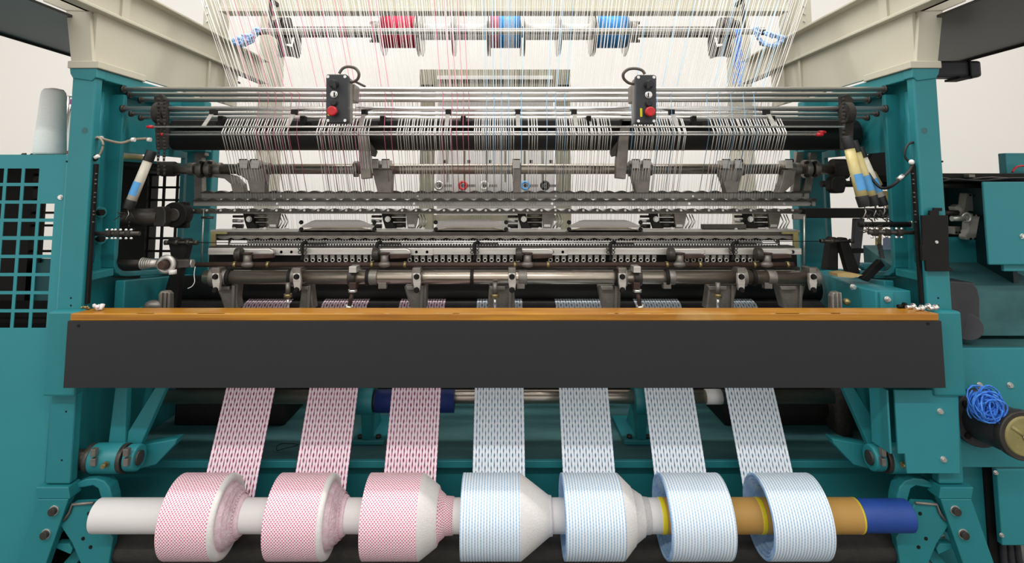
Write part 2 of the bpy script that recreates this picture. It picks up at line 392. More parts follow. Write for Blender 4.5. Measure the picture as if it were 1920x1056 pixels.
# ================================================================ SIDE FRAMES
def side_frame(sg, label):
    t = thing('side_frame', label, 'machine frame', (sg*1.6, 2.17, 0))
    X = lambda a: sg*a
    obj('front_flange', M().box(X(1.56), X(1.65), 2.17, 2.21, 0.49, 1.975), 'teal', t, 0.006)
    # head casting that widens under the top plate
    m = M().prism([(136, 147), (131, 138), (130, 128), (182, 128), (182, 146), (178, 146), (172, 152)] if sg < 0 else
                  [(mx(136), 147), (mx(131), 138), (mx(130), 128), (mx(182), 128), (mx(182), 146), (mx(178), 146), (mx(172), 152)], 2.165, 0.05)
    obj('post_head', m, 'teal', t, 0.004)
    m = M().prismx([(2.214, 2.004), (2.214, 1.965), (2.34, 1.965), (2.38, 1.93), (3.0, 1.93), (3.0, 2.004)], X(1.555), X(1.665))
    obj('top_flange', m, 'teal', t, 0.004)
    # web with the big opening: built round the hole
    m = M()
    ys = [2.2, 2.34, 2.84, 2.95]; 
    m.prismx([(2.2, 0.3), (2.35, 0.3), (2.35, 1.24), (2.35, 1.60), (2.37, 1.66), (2.42, 1.70), (2.42, 1.97), (2.2, 1.97)], X(1.61), X(1.63))
    m.prismx([(2.42, 1.70), (2.80, 1.70), (2.95, 1.70), (2.95, 1.97), (2.42, 1.97)], X(1.61), X(1.63))
    m.prismx([(2.35, 0.3), (2.95, 0.3), (2.95, 1.12), (2.6, 1.15), (2.42, 1.18), (2.37, 1.20), (2.35, 1.24)], X(1.61), X(1.63))
    m.prismx([(2.90, 1.12), (2.95, 1.10), (2.95, 1.70), (2.90, 1.70)], X(1.61), X(1.63))
    obj('web_plate', m, 'teal', t)
    # raised rim along the front of the opening, curving into the sill
    rim = [(2.33, 1.93), (2.33, 1.28), (2.335, 1.235), (2.35, 1.21), (2.375, 1.195), (2.42, 1.185), (2.6, 1.165), (2.95, 1.13)]
    inner = [(y+0.022, z) if k < 2 else (y+0.012, z+0.018) for k, (y, z) in enumerate(rim)]
    m = M(); n = len(rim); vs = []
    for (a, b) in zip(rim, inner):
        for (yy, zz) in (a, b):
            for xx in (X(1.555), X(1.62)): vs.append((xx, yy, zz))
    fs = []
    for k in range(n-1):
        a = 4*k; b = a+4
        fs += [(a, b, b+2, a+2), (a+1, a+3, b+3, b+1), (a, a+1, b+1, b), (a+2, b+2, b+3, a+3)]
    fs += [(0, 2, 3, 1), (4*n-4, 4*n-3, 4*n-1, 4*n-2)]
    m.add(vs, fs); obj('opening_rim', m, 'teal', t, 0.003)
    # ribs in the pocket between flange and rim
    m = M().cyl((X(1.625), 2.27, 1.26), (X(1.625), 2.27, 1.93), 0.028, n=16)
    obj('rounded_rib', m, 'teal', t)
    obj('cross_rib', M().box(X(1.56), X(1.62), 2.21, 2.34, 1.20, 1.23), 'teal', t, 0.004)
    obj('rear_leg', M().box(X(1.45), X(1.58), 2.86, 2.93, 0, 1.78), 'teal', t, 0.006)
    # casting with bearing boss carrying the shafts at the top of the opening
    m = M().prism([(222, 236), (300, 262), (345, 285), (385, 285), (385, 189), (222, 189)] if sg < 0 else
                  [(mx(222), 236), (mx(300), 262), (mx(345), 285), (mx(385), 285), (mx(385), 189), (mx(222), 189)], 2.75, 0.06)
    obj('upper_casting', m, 'teal', t, 0.005)
    # foot: lower part bolted on under the seam
    m = M()
    P = [(70, 935), (131, 935), (128, 907), (66, 907)]
    m.prism([(66, 914), (128, 914), (131, 936), (70, 936)] if sg < 0 else [(mx(x), y) for x, y in ((66, 914), (128, 914), (131, 936), (70, 936))], 2.155, 0.06)
    obj('foot_collar', m, 'teal', t, 0.003)
    zt = W(0, 936, 2.155).z
    m = M(); x0, x1 = 1.66, 1.55; k = 0.30
    vs = []
    for z in (zt, 0.0):
        o = (zt-z)*k
        for xx in (x0+o, x1+o):
            for yy in (2.155, 2.19): vs.append((X(xx), yy, z))
    m.add(vs, [(0, 1, 3, 2), (4, 6, 7, 5), (0, 2, 6, 4), (1, 5, 7, 3), (0, 4, 5, 1), (2, 3, 7, 6)])
    ft = obj('splayed_foot', m, 'teal', t, 0.003)
    for px, py in ((102, 957), (87, 1001)):
        px = px if sg < 0 else mx(px)
        p = W(px, py, 2.155); s_ = S(py, 2.155)
        m = M().cyl(p+Vector((0, -0.016, 0)), p, 7*s_, n=18); m.cyl(p+Vector((0, -0.004, 0)), p+Vector((0, 0.001, 0)), 9*s_, n=18, mi=1)
        obj('foot_bolt', m, ['steel_dark', 'steel'], ft, 0.001)
    for px, py in ((159, 245), (125, 303), (133, 559), (133, 573), (124, 772), (116, 863)):
        px = px if sg < 0 else mx(px)
        if sg > 0 and py > 700: continue
        p = W(px, py, 2.17); r = (6 if py == 245 else 1.8)*S(py, 2.17)
        obj('drilled_hole', M().cyl(p+Vector((0, -0.0006, 0)), p+Vector((0, 0.004, 0)), r, n=16), 'iron_black' if py != 245 else 'teal_dusty', t)
    if sg < 0:
        for py in (398, 447):
            m = M(); p = W(188, py, 2.30)
            m.cyl(p+Vector((-0.02, 0, 0)), p+Vector((0.012, -0.01, 0)), 0.022, n=20)
            obj('boss', m, 'teal', t)
            m = M().cyl(p+Vector((0.006, -0.02, 0)), p+Vector((0.03, -0.03, 0)), 0.013, n=6)
            obj('hex_bolt', m, 'iron_black', t)
    return t
side_frame(-1, 'tall teal cast side frame beside the perforated guard and yarn cone')
side_frame(1, 'tall teal cast side frame with black cover plate on its front')
# slotted dark seam strip inside each post
for sg, lab in ((-1, 'thin dark slotted strip inside the teal post with one tube'), (1, 'thin dark slotted strip inside the teal post with black plate')):
    t = thing('slotted_strip', lab, 'strip', (sg*1.553, 2.19, 1.1))
    m = M().box(sg*1.548, sg*1.558, 2.185, 2.2, 1.12, 1.64); obj('strip', m, 'iron_black', t)
    for k in range(9):
        z = 1.42+0.023*k+0.006*math.sin(k*2.3)
        obj('tooth', M().box(sg*1.545, sg*1.549, 2.184, 2.19, z, z+0.004), 'steel_cast', t)

# ================================================================ CREAM OVERHEAD STRUCTURE
zc = 2.004
def cream_side(sg, label):
    t = thing('overhead_beam', label, 'beam', (sg*1.58, 2.17, zc))
    X = lambda a: sg*a
    m = M().box(X(1.545), X(1.665), 2.16, 2.45, zc, zc+0.028); obj('foot_plate', m, 'cream', t, 0.003)
    fl = (lambda q: q) if sg < 0 else (lambda q: [(mx(x), y) for x, y in q])
    m = M().prism(fl([(133, 118), (174, 118), (168, 15), (123, 15)]), 2.175, 0.02); obj('front_plate', m, 'cream', t, 0.003)
    zl = W(172, 22, 2.18).z
    # web under the channel, with stiffeners
    m = M().prismx([(2.19, zc+0.02), (3.38, zc+0.02), (3.38, zl), (2.19, zl)], X(1.585), X(1.60)); obj('lower_web', m, 'cream', t)
    for yy in (3.02, 3.2):
        obj('stiffener', M().box(X(1.572), X(1.59), yy, yy+0.02, zc+0.02, zl), 'cream', t, 0.002)
    # channel: bottom lip, web, top lip
    m = M().box(X(1.555), X(1.62), 1.2, 3.75, zl, zl+0.014); obj('channel_lip', m, 'cream', t, 0.003)
    m = M().box(X(1.60), X(1.62), 1.2, 3.75, zl, zl+0.15); obj('channel_web', m, 'cream', t, 0.003)
    m = M().box(X(1.555), X(1.62), 1.2, 3.75, zl+0.145, zl+0.157); obj('channel_top', m, 'cream', t, 0.003)
    obj('channel_rib', M().box(X(1.590), X(1.602), 2.34, 2.39, zl+0.012, zl+0.145), 'cream', t)
    m = M().prism(fl([(168, 22), (123, 20), (80, 2), (60, -40), (170, -40)]), 2.172, 0.02); obj('corner_gusset', m, 'cream', t, 0.004)
    return t
cream_side(-1, 'cream steel channel beam running back above the left teal post')
cream_side(1, 'cream steel channel beam running back above the right teal post')
# dark platforms outside the beams
for sg, xo, lab in ((-1, 2.14, 'dark grey overhead walkway sheet at top left'), (1, 2.37, 'dark brownish overhead walkway sheet at top right')):
    t = thing('walkway', lab, 'platform', (sg*1.9, 2.2, 2.21))
    obj('deck_sheet', M().box(sg*1.67, sg*xo, 1.85, 3.0 if sg > 0 else 3.6, 2.205, 2.215), 'platform', t)
    obj('edge_angle', M().box(sg*xo, sg*(xo+0.006), 1.85, 3.0 if sg > 0 else 3.6, 2.195, 2.225), 'iron_black', t)
t = thing('support_tube', 'dark grey square steel tube with clamp under the right walkway', 'tube', W(1800, 130, 2.5))
m = M(); m.pbox(1700, 113, 1843, 144, 2.5, 0.07); obj('square_tube', m, 'motor', t, 0.012)
m = M(); m.pbox(1818, 111, 1823, 146, 2.49, 0.09); m.pbox(1800, 143, 1823, 147, 2.49, 0.09); obj('clamp', m, 'iron_black', t)
t = thing('ceiling_pipe', 'short cream pipe end at the upper right corner', 'pipe', W(1900, 3, 2.1))
xcyl(M(), 1880, 1960, -3, 2.1, 10); obj('pipe', xcyl(M(), 1880, 1960, -3, 2.1, 9), 'cream', t)

# rear columns and cross beam
def colum(px0, px1, Y, z0, z1, label, depth=0.1):
    a = W(px0, 200, Y); b = W(px1, 200, Y)
    t = thing('rear_column', label, 'column', ((a.x+b.x)/2, Y, z0))
    obj('column', M().box(a.x, b.x, Y, Y+depth, z0, z1), 'cream', t, 0.004)
    obj('base_plate', M().box(a.x-0.03, b.x+0.03, Y-0.02, Y+depth+0.02, z0, z0+0.012), 'cream', t, 0.002)
    return t
colum(482, 520, 4.2, 0, 2.85, 'cream rear column behind the warp yarns on the left')
colum(1375, 1412, 4.2, 0, 2.85, 'cream rear column behind the warp yarns on the right')
zcb = W(0, 22, 3.3).z
def upright(px0, px1, label, sg):
    a = W(px0, 30, 3.45); b = W(px1, 30, 3.45); zb = 2.4
    t = thing('upright', label, 'column', ((a.x+b.x)/2, 3.45, zb))
    obj('web', M().box(a.x, b.x, 3.45, 3.47, zb, 3.6), 'cream', t, 0.003)
    xe = b.x if sg < 0 else a.x
    obj('side_flange', M().box(xe-0.006, xe+0.006, 3.45, 3.56, zb, 3.6), 'cream', t, 0.002)
    for k in range(3):
        obj('bolt', bolt_m((px0+px1)/2+8*sg, 12+k*14, 3.45, 2), 'steel', t)
upright(381, 412, 'cream upright standing on the left overhead beam', -1)
upright(1478, 1522, 'cream upright with bolts standing on the right overhead beam', 1)
t = thing('cross_beam', 'wide cream cross beam spanning the top behind the yarns', 'beam', (0, 3.3, zcb))
a = W(412, 22, 3.3); b = W(1478, 22, 3.3)
obj('beam_face', M().box(a.x, b.x, 3.3, 3.32, zcb, zcb+0.35), 'cream', t, 0.004)
obj('beam_lip', M().box(a.x, b.x, 3.28, 3.31, zcb-0.004, zcb+0.022), 'cream', t, 0.003)
obj('beam_underside', M().box(a.x, b.x, 3.31, 3.40, zcb+0.004, zcb+0.016), 'cream', t, 0.002)

# ================================================================ WARP SPOOLS on the back shaft
YS = 3.95; PYS = 60
t = thing('spool_shaft', 'long dark steel shaft carrying the warp spools', 'shaft', W(946, 71, YS))
obj('shaft', hbar(520, 1380, PYS, YS, 10.5), 'steel_cast', t)
for px in (706, 1187):
    m = M()
    xcyl(m, px-6, px+6, PYS, YS, 20); obj('collar', m, 'steel_cast', t)
    for dy in (-17, 17):
        obj('collar_bolt', xcyl(M(), px-12 if px < 900 else px+4, px-4 if px < 900 else px+12, PYS+dy, YS, 3, 8), 'iron_black', t)
spools = [(720, 785, 30, 'yarn_red', 'spool of deep red yarn on the back shaft'), (792, 850, 15, 'yarn_white', 'nearly empty spool of white yarn beside the red one'),
          (853, 915, 15, 'yarn_white', 'nearly empty spool of white yarn left of the pink and blue one'), (919, 976, 30, None, 'spool half pink and half blue at the centre of the shaft'),
          (983, 1045, 15, 'yarn_white', 'nearly empty spool of white yarn right of the pink and blue one'), (1049, 1108, 15, 'yarn_white', 'nearly empty spool of white yarn beside the bright blue one'),
          (1113, 1172, 30, 'yarn_deep', 'spool of bright blue yarn on the back shaft')]
for x0, x1, r, ym, lab in spools:
    t = thing('warp_spool', lab, 'spool', W((x0+x1)/2, PYS+45, YS), 'warp spools on the back shaft')
    s_ = S(PYS, YS)
    for px in (x0, x1):
        a = W(px, PYS, YS)
        m = M().lathe([(a.x-0.004, 0.04), (a.x-0.004, 44*s_), (a.x, 46*s_), (a.x+0.004, 44*s_), (a.x+0.004, 0.04), (a.x-0.004, 0.04)], a.y, a.z, n=40)
        obj('flange', m, 'steel', t)
    if ym: obj('yarn_winding', xcyl(M(), x0+1, x1-1, PYS, YS, r, 32), ym, t)
    else:
        obj('yarn_winding', xcyl(M(), x0+1, x0+17, PYS, YS, r, 32), 'yarn_pink', t, label='pink yarn winding')
        obj('yarn_winding', xcyl(M(), x0+17, x1-1, PYS, YS, r, 32), 'yarn_deep', t, label='blue yarn winding')
for sg, lab in ((-1, 'dark bearing bracket holding the left end of the spool shaft'), (1, 'dark bearing bracket holding the right end of the spool shaft')):
    q = (lambda x: x) if sg < 0 else mx
    t = thing('spool_bearing', lab, 'bearing', W(q(540), 105, YS))
    for px in (514, 526, 539):
        obj('disc', xcyl(M(), q(px)-4, q(px)+5, 52, YS-0.02, 19 if px > 514 else 14, 28), 'steel_dark', t)
    m = M().prism([(q(x), y) for x, y in ((520, 60), (534, 60), (532, 84), (548, 88), (553, 66), (561, 66), (560, 98), (556, 108), (545, 104), (530, 103), (521, 106))], YS-0.03, 0.05)
    obj('bracket', m, 'steel_dark', t, 0.003)
    c = W(q(514), 52, YS); obj('column_arm', M().box(c.x-0.03, c.x+0.03, YS-0.02, 4.21, c.z-0.05, c.z+0.03), 'steel_dark', t, 0.004)
# front guide rod over the spools
t = thing('guide_rod', 'long silver guide rod crossing in front of the spools', 'rod', W(946, 62, 3.2))
obj('rod', hbar(484, 1432, 59, 3.2, 6), 'steel', t)
for px in (505, 1396):
    a = W(px, 59, 3.2); obj('hanger_arm', M().box(a.x-0.008, a.x+0.008, 3.2, 3.21, a.z, zcb+0.05), 'steel_dark', t); obj('hanger_foot', M().box(a.x-0.008, a.x+0.008, 3.2, 3.31, zcb+0.03, zcb+0.05), 'steel_dark', t)
for px in (486, 1430): obj('rod_end', hbar(px-3, px+3, 59, 3.2, 7), 'steel_dark', t)
t = thing('top_wire_rail', 'thin bright rail running along the top of the guide rod', 'rail', W(946, 55, 3.15))
obj('rail', hbar(482, 1436, 54.5, 3.15, 1.5, 8), 'yarn_white', t)
# rags
def rag(name, pts, r, lab, cat, mt):
    m = M()
    for k in range(7):
        q = [Vector(p)+Vector((random.uniform(-r, r), random.uniform(-r, r), random.uniform(-r, r))) for p in pts]
        m.tube(q, r*0.55, 5)
    return tag(obj(name, m, mt), lab, cat)
def sm(pts, k=4):
    """smooth a polyline (Catmull-Rom)"""
    P = [Vector(p) for p in pts]; P = [P[0]]+P+[P[-1]]; out = []
    for i in range(1, len(P)-2):
        for j in range(k):
            t = j/k; a, b, c, d = P[i-1], P[i], P[i+1], P[i+2]
            out.append(0.5*((2*b)+(c-a)*t+(2*a-5*b+4*c-d)*t*t+(3*b-a-3*c+d)*t**3))
    out.append(P[-2]); return out
rag('rag', sm([W(482, 55, 3.1), W(478, 62, 3.1), W(470, 74, 3.1), W(455, 83, 3.1), W(440, 78, 3.1), W(452, 72, 3.1), W(466, 70, 3.1)]), 0.016, 'pale blue rag knotted at the left end of the guide rod', 'rag', 'rag_blue')
rag('rag', sm([W(1418, 52, 3.1), W(1421, 68, 3.1), W(1432, 82, 3.1), W(1448, 87, 3.1), W(1462, 80, 3.1), W(1468, 70, 3.1), W(1450, 67, 3.1), W(1436, 62, 3.1)]), 0.012, 'pale blue rag looped round the right end of the guide rod', 'rag', 'rag_blue')
m = M()
for k in range(14):
    x = 1379+random.uniform(0, 12); m.tube(sm([W(x, 55, 3.12), W(x+random.uniform(-2, 3), 90, 3.12), W(x+random.uniform(-5, 5), 125, 3.12), W(x+random.uniform(-6, 6), 162, 3.12)], 3), 0.0016, 4)
tag(obj('blue_thread_hank', m, 'thread_blue', kind='stuff'), 'hank of bright blue threads hanging at the right of the guide rod', 'thread', kind='stuff')

# ================================================================ CREEL BEHIND (grey green frame with small tensioners)
t = thing('yarn_creel', 'grey olive creel frame standing behind the machine at the centre', 'creel', (0, 4.6, 0))
YC = 4.6
a = W(787, 130, YC); b = W(1070, 160, YC)
obj('top_box', M().box(a.x, b.x, YC, YC+0.08, W(0, 163, YC).z, a.z), 'olive', t, 0.004)
obj('light_strip', M().box(W(822, 0, YC).x, W(1035, 0, YC).x, YC-0.03, YC, W(0, 150, YC).z, W(0, 143, YC).z), 'label_white', t)
for p0, p1 in ((787, 812), (1044, 1070)):
    obj('post', M().box(W(p0, 300, YC).x, W(p1, 300, YC).x, YC, YC+0.1, 0, W(0, 158, YC).z), 'olive', t, 0.003)
obj('back_panel', M().box(W(812, 300, YC).x, W(1044, 300, YC).x, YC+0.3, YC+0.32, 0.9, W(0, 160, YC).z), 'paper_white', t)
for px in (836, 868, 910, 946, 982, 1016):
    obj('hanger_rod', M().box(W(px, 280, YC).x, W(px+4, 280, YC).x, YC+0.05, YC+0.07, W(0, 342, YC).z, W(0, 282, YC).z), 'olive', t)
obj('mount_rail', M().box(W(812, 300, YC).x, W(1044, 300, YC).x, YC+0.04, YC+0.08, W(0, 415, YC).z, W(0, 404, YC).z), 'olive', t)
for k, (px, cm) in enumerate(((823, 'steel'), (868, 'red_tip'), (908, 'label_white'), (985, 'label_blue'), (1022, 'iron_black'))):
    tt = thing('yarn_tensioner', ['grey wheel yarn tensioner beside the left creel post', 'red capped yarn tensioner second from left in the creel', 'white ring yarn tensioner at the middle of the creel', 'light blue yarn tensioner right of the creel centre', 'black ring yarn tensioner beside the right creel post'][k], 'tensioner', W(px, 355, YC-0.05), 'yarn tensioners on the creel')
    c = W(px, 348, YC-0.06)
    obj('wheel', M().torus(c, 0.028, 0.011, 'y', 24, 8), cm, tt)
    obj('hub', M().cyl(c+Vector((0, -0.01, 0)), c+Vector((0, 0.03, 0)), 0.014, n=16), 'steel_dark', tt)
    m = M(); m.pbox(px-2, 346, px+24, 351, YC-0.05, 0.02); obj('arm', m, 'steel_cast', tt)
    m = M(); m.pbox(px+8, 300, px+14, 306, YC-0.05, 0.03); obj('hook_block', m, 'steel_dark', tt)

# ================================================================ TOP RAILS, RODS, BLACK TUBE
def rail(py, Y, r, x0, x1, lab, mt='steel', collar=None, cat='rail'):
    t = thing('cross_rail', lab, cat, W(946, py+r, Y))
    obj('rail', hbar(x0, x1, py, Y, r, 24), mt, t)
    for px in (x0, x1):
        d = 5 if px < 900 else -5
        obj('end_collar', hbar(px, px+d, py, Y, r+2.5, 20), 'steel_dark' if collar is None else collar, t)
    return t
rail(167.5, 2.33, 4.6, 229, 1661, 'topmost thick grey cross rail behind the control boxes')
rail(177.5, 2.36, 4.2, 240, 1652, 'second thick cross rail from the top')
rail(187, 2.43, 4.6, 262, 1630, 'third cross rail from the top, ends set further in')
rail(204, 2.31, 4.6, 228, 1662, 'fourth cross rail, bright silver, passing through both black chain wheels', 'steel_bright')
rail(213.5, 2.36, 3.2, 244, 1646, 'fifth cross rail, thinner, with ringed ends', 'steel_bright')
rail(221, 2.42, 3.2, 262, 1628, 'lowest thin silver cross rail above the black tube', 'steel_bright')
tb = thing('black_tube', 'thick black tube spanning between the side frames', 'tube', W(946, 282, 2.48))
obj('tube', hbar(330, 1600, 253, 2.60, 29, 40), 'roller_black', tb)
# flat black rail over it
obj('upper_strip', M().box(W(320, 232, 2.5).x, W(1585, 232, 2.5).x, 2.5, 2.56, W(0, 240, 2.5).z, W(0, 225, 2.5).z), 'roller_black', tb, 0.004)
def thin_rod(py, Y, x0, x1, lab, tips):
    t = thing('guide_rod', lab, 'rod', W(946, py, Y))
    obj('rod', hbar(x0, x1, py, Y, 1.9, 12), 'steel_bright', t)
    for px in tips:
        d = -1 if px < 900 else 1
        m = M(); a = W(px-6*d, py, Y); b = W(px+7*d, py, Y); s_ = S(py, Y)
        m.cyl(a, W(px+4*d, py, Y), 3.2*s_, 3.0*s_, 14); m.cyl(W(px+4*d, py, Y), b, 3.0*s_, 1.2*s_, 14)
        obj('red_cap', m, 'red_tip', t)
thin_rod(238, 2.22, 283, 1583, 'upper thin guide rod with a red cap at its left end', (281,))
thin_rod(252.5, 2.25, 300, 1538, 'lower thin guide rod with red caps at both ends', (301, 1537))
thin_rod(248, 2.32, 320, 1545, 'thin guide rod just behind, red cap at the right end', (1542,))
# black clips hanging from the rails
clipx = [397, 550, 682, 840, 971, 1077, 1261, 1440]
for k, px in enumerate(clipx):
    t = thing('yarn_guide_clip', ['leftmost short black clip under the fourth rail', 'black clip under the rails left of the left control box', 'black clip under the rails just right of the left control box',
        'black clip under the rails between the control boxes, nearest the left one', 'black clip under the rails left of the blue yarns at the centre', 'black clip under the rails left of the right control box',
        'black clip under the rails just right of the right control box', 'rightmost short black clip under the fourth rail'][k], 'clip', W(px, 236, 2.28), 'black clips under the rails')
    m = M(); m.pbox(px-5, 205, px+5, 214, 2.285, 0.03); obj('clip_head', m, 'iron_black', t, 0.002)
    dx = -14*(946-px)/500
    obj('clip_strap', M().prism([(px-4, 213), (px+4, 213), (px+4+dx, 236), (px-4+dx, 236)], 2.29, 0.004), 'steel_satin', t)
for k, px in enumerate((412, 566, 716, 868, 1104, 1302, 1450)):
    t = thing('yarn_guide_clip', ['black block clip on the lowest rail, leftmost', 'black block clip on the lowest rail left of the left control box', 'black block clip on the lowest rail right of the left control box',
        'black block clip on the lowest rail beside the pink yarns', 'black block clip on the lowest rail right of centre', 'black block clip on the lowest rail right of the right control box', 'black block clip on the lowest rail, rightmost'][k], 'clip', W(px, 240, 2.4), 'black block clips on the lowest rail')
    m = M(); m.pbox(px-4, 217, px+5, 240, 2.38, 0.03); obj('clip_head', m, 'iron_black', t, 0.002)
    m = M(); m.pbox(px-8, 228, px+16, 234, 2.40, 0.02); obj('clip_foot', m, 'iron_black', t, 0.002)

# chain wheels with chains
for sg, cxp, lab in ((-1, 300, 'black chain wheel with hanging chain near the left post'), (1, 1588, 'black chain wheel near the right post above the tan tubes')):
    t = thing('sprocket', lab, 'sprocket', W(cxp, 235, 2.25))
    c = W(cxp, 212, 2.27); s_ = S(212, 2.27)
    m = M(); m.cyl(c+Vector((-0.014, 0, 0)), c+Vector((0.014, 0, 0)), 20*s_, n=28); m.cyl(c+Vector((-0.02, 0, 0)), c+Vector((0.02, 0, 0)), 10*s_, n=20)
    obj('wheel', m, 'lint_black', t, 0.003)
    obj('hanger', M().prism([(cxp-12, 180), (cxp+2, 176), (cxp+13, 186), (cxp+13, 240), (cxp+12, 280), (cxp-8, 280), (cxp-10, 240)], 2.3, 0.02), 'lint_black', t, 0.003)
    n = 22
    for k in range(n):
        yy = 184+k*(6.6 if sg < 0 else 3.5); 
        for dx in ((-3, 8) if sg < 0 else (-6,)):
            p = W(cxp+dx+0.5*math.sin(k), yy, 2.235); q = p+Vector((0, 0, -0.012)); m = M()
            m.tube([p, q], 0.0045 if k % 2 else 0.006, 6)
            obj('chain_link', m, 'lint_black', t)

# ================================================================ SHAFT B WITH CLAMPS AND LEVERS
YB = 2.66; PB = 317
sb = thing('rocker_shaft', 'long steel rocker shaft below the black tube, carrying clamped arms', 'shaft', W(946, 327, YB))
obj('shaft', hbar(318, 1568, PB, YB, 9.6, 28), 'steel_worn', sb)
def ring(parent, px, w, r, py=PB, Y=YB, mt='steel_cast', bolts=True):
    m = M(); xcyl(m, px-w/2, px+w/2, py, Y, r, 28)
    o = obj('clamp_ring', m, mt, parent, 0.002); parent = o
    if bolts:
        for dy in (-r*0.72, r*0.72):
            p = W(px, py+dy, Y-0.7*r*S(py, Y)); s_ = S(py, Y)
            obj('clamp_bolt', M().cyl(p+Vector((0, -0.012, 0)), p+Vector((0, 0.01, 0)), 2.8*s_, n=12), 'iron_black', parent)
    return o
for px in (379, 394, 1512, 1527): ring(sb, px, 10, 17)
for px in (386, 1519): obj('spacer', hbar(px-3, px+3, PB, YB, 14), 'iron_black', sb)
for px in (316, 1573): obj('end_bearing', hbar(px-13, px+13, PB, YB, 19 if px > 900 else 14), 'lint_black', sb, 0.004)
for px in (360, 410, 500, 1493): obj('collar', hbar(px-6, px+6, PB, YB, 12), 'steel_cast', sb, 0.002)
def block_arm(xs, arm, lab_part='arm'):
    for px in xs:
        m = M(); m.pbox(px-7, 300, px+7, 316, YB-0.045, 0.07); obj('clamp_block', m, 'steel_satin', sb, 0.002)
        m = M(); xcyl(m, px-7, px+7, 301.5, YB-0.02, 3.4, 14); obj('block_cap', m, 'iron_black', sb)
    m = M().prism(arm, YB-0.05, 0.05); obj(lab_part, m, 'steel_cast', sb, 0.004)
    m = M(); x0 = min(a[0] for a in arm[:2]); x1 = max(a[0] for a in arm[:2]); xcyl(m, xs[0]-8, xs[-1]+9, PB, YB, 12.5, 24); obj('hub', m, 'steel_cast', sb, 0.002)
block_arm((456, 477), [(449, 316), (497, 316), (497, 330), (496, 362), (470, 362), (463, 338), (449, 328)])
block_arm((702, 723), [(697, 318), (736, 318), (734, 362), (708, 362), (700, 330)])
block_arm((968,), [(960, 316), (977, 316), (975, 362), (963, 362)])
block_arm((1192, 1213), [(1182, 318), (1221, 318), (1217, 362), (1193, 362), (1186, 334)])
block_arm((1362, 1385), [(1347, 318), (1394, 318), (1387, 345), (1384, 362), (1362, 362), (1356, 340)])
block_arm((1480,), [(1470, 318), (1494, 318), (1488, 345), (1470, 362), (1458, 362), (1466, 340)])
obj('curved_arm', M().prism([(398, 326), (425, 326), (440, 330), (455, 345), (458, 362), (436, 362), (432, 345), (420, 335), (400, 332)], YB-0.02, 0.04), 'steel_cast', sb, 0.004)
for lx, px, lab in ((-1, 677, 'a'), (1, 1170, 'b')):
    ring(sb, px-9, 8, 15, bolts=False); ring(sb, px+11, 6, 14, bolts=False)
for k, px in enumerate((676, 1174)):
    t = thing('drop_lever', ['flat steel lever hanging over the shaft right of the left control box', 'flat steel lever hanging over the shaft left of the right control box'][k], 'lever', W(px, 336, 2.52), 'flat levers over the rocker shaft')
    q = (lambda x: x) if k == 0 else (lambda x: 1850-x)
    obj('lever_bar', M().prism([(q(x), y) for x, y in ((665, 214), (683, 214), (690, 262), (694, 300), (695, 334), (677, 336), (673, 300), (671, 262))], 2.5, 0.045), 'steel_cast', t, 0.003)
    obj('pivot_pin', M().cyl(W(q(684), 222, 2.49), W(q(684), 222, 2.54), 0.01, n=14), 'steel_dark', t)
    m = M().prism([(q(x), y) for x, y in ((690, 262), (706, 284), (702, 294), (694, 292))], 2.51, 0.03); obj('heel', m, 'steel_dark', t, 0.003)

# ================================================================ GUIDE BARS WITH SCALLOPED TOPS
def guide_bar(lab, x0, x1, ytop, ymid, ybot, Y, period, amp, mt_face, mt_sc, num=None, numx=0):
    t = thing('guide_bar', lab, 'bar', W(946, ybot, Y), 'scalloped guide bars')
    a = W(x0, ymid, Y); b = W(x1, ymid, Y)
    zt, zm, zb = W(0, ytop, Y).z, a.z, W(0, ybot, Y).z
    obj('bar_face', M().box(a.x, b.x, Y, Y+0.018, zb, zm), mt_face, t, 0.001)
    per = period*S(ymid, Y); n = int((b.x-a.x)/per*8); xs = []; z = []
    for i in range(n+1):
        x = a.x+(b.x-a.x)*i/n; ph = ((x-a.x)/per) % 1.0
        h = (0.5-0.5*math.cos(2*math.pi*ph))**0.8
        xs.append(x); z.append(zt-(1-h)*amp*S(ymid, Y))
    obj('scalloped_edge', M().strip(xs, z, [zm-0.001]*(n+1), Y-0.012, Y+0.026), mt_sc, t)
    k = 0; nk = int((b.x-a.x)/per)
    return t, a, b, per, nk
g3 = guide_bar('rearmost scalloped guide bar, marked 3 at its right end', 378, 1517, 357.5, 362, 373.5, 2.78, 25, 3.2, 'guide_bar', 'steel_dark')
g2 = guide_bar('middle scalloped guide bar, marked 2 at its right end', 363, 1529, 371.5, 377.5, 386.5, 2.70, 25, 4.5, 'guide_bar', 'steel_dark')
g1 = guide_bar('front scalloped guide bar with bright notches between its waves', 352, 1541, 391, 398, 401, 2.62, 26, 5.5, 'steel_cast', 'steel_dark')
obj('notch_back_strip', M().box(g1[1].x, g1[2].x, 2.655, 2.66, W(0, 400, 2.655).z, W(0, 391.5, 2.655).z), 'steel_bright', g1[0])
for k in range(g1[4]):
    x = g1[1].x+(k+0.5)*g1[3]; z = W(0, 394.5, 2.6).z
    obj('rivet', M().cyl((x, 2.602, z), (x, 2.612, z), 0.0055, n=10), 'steel_satin', g1[0])
for px in (520, 776, 1035, 1292, 1470):
    obj('screw', bolt_m(px, 382, 2.70, 1.8, 0.004, 10), 'steel_bright', g2[0])
    obj('screw', bolt_m(px+7, 368, 2.78, 1.4, 0.004, 10), 'steel_bright', g3[0])
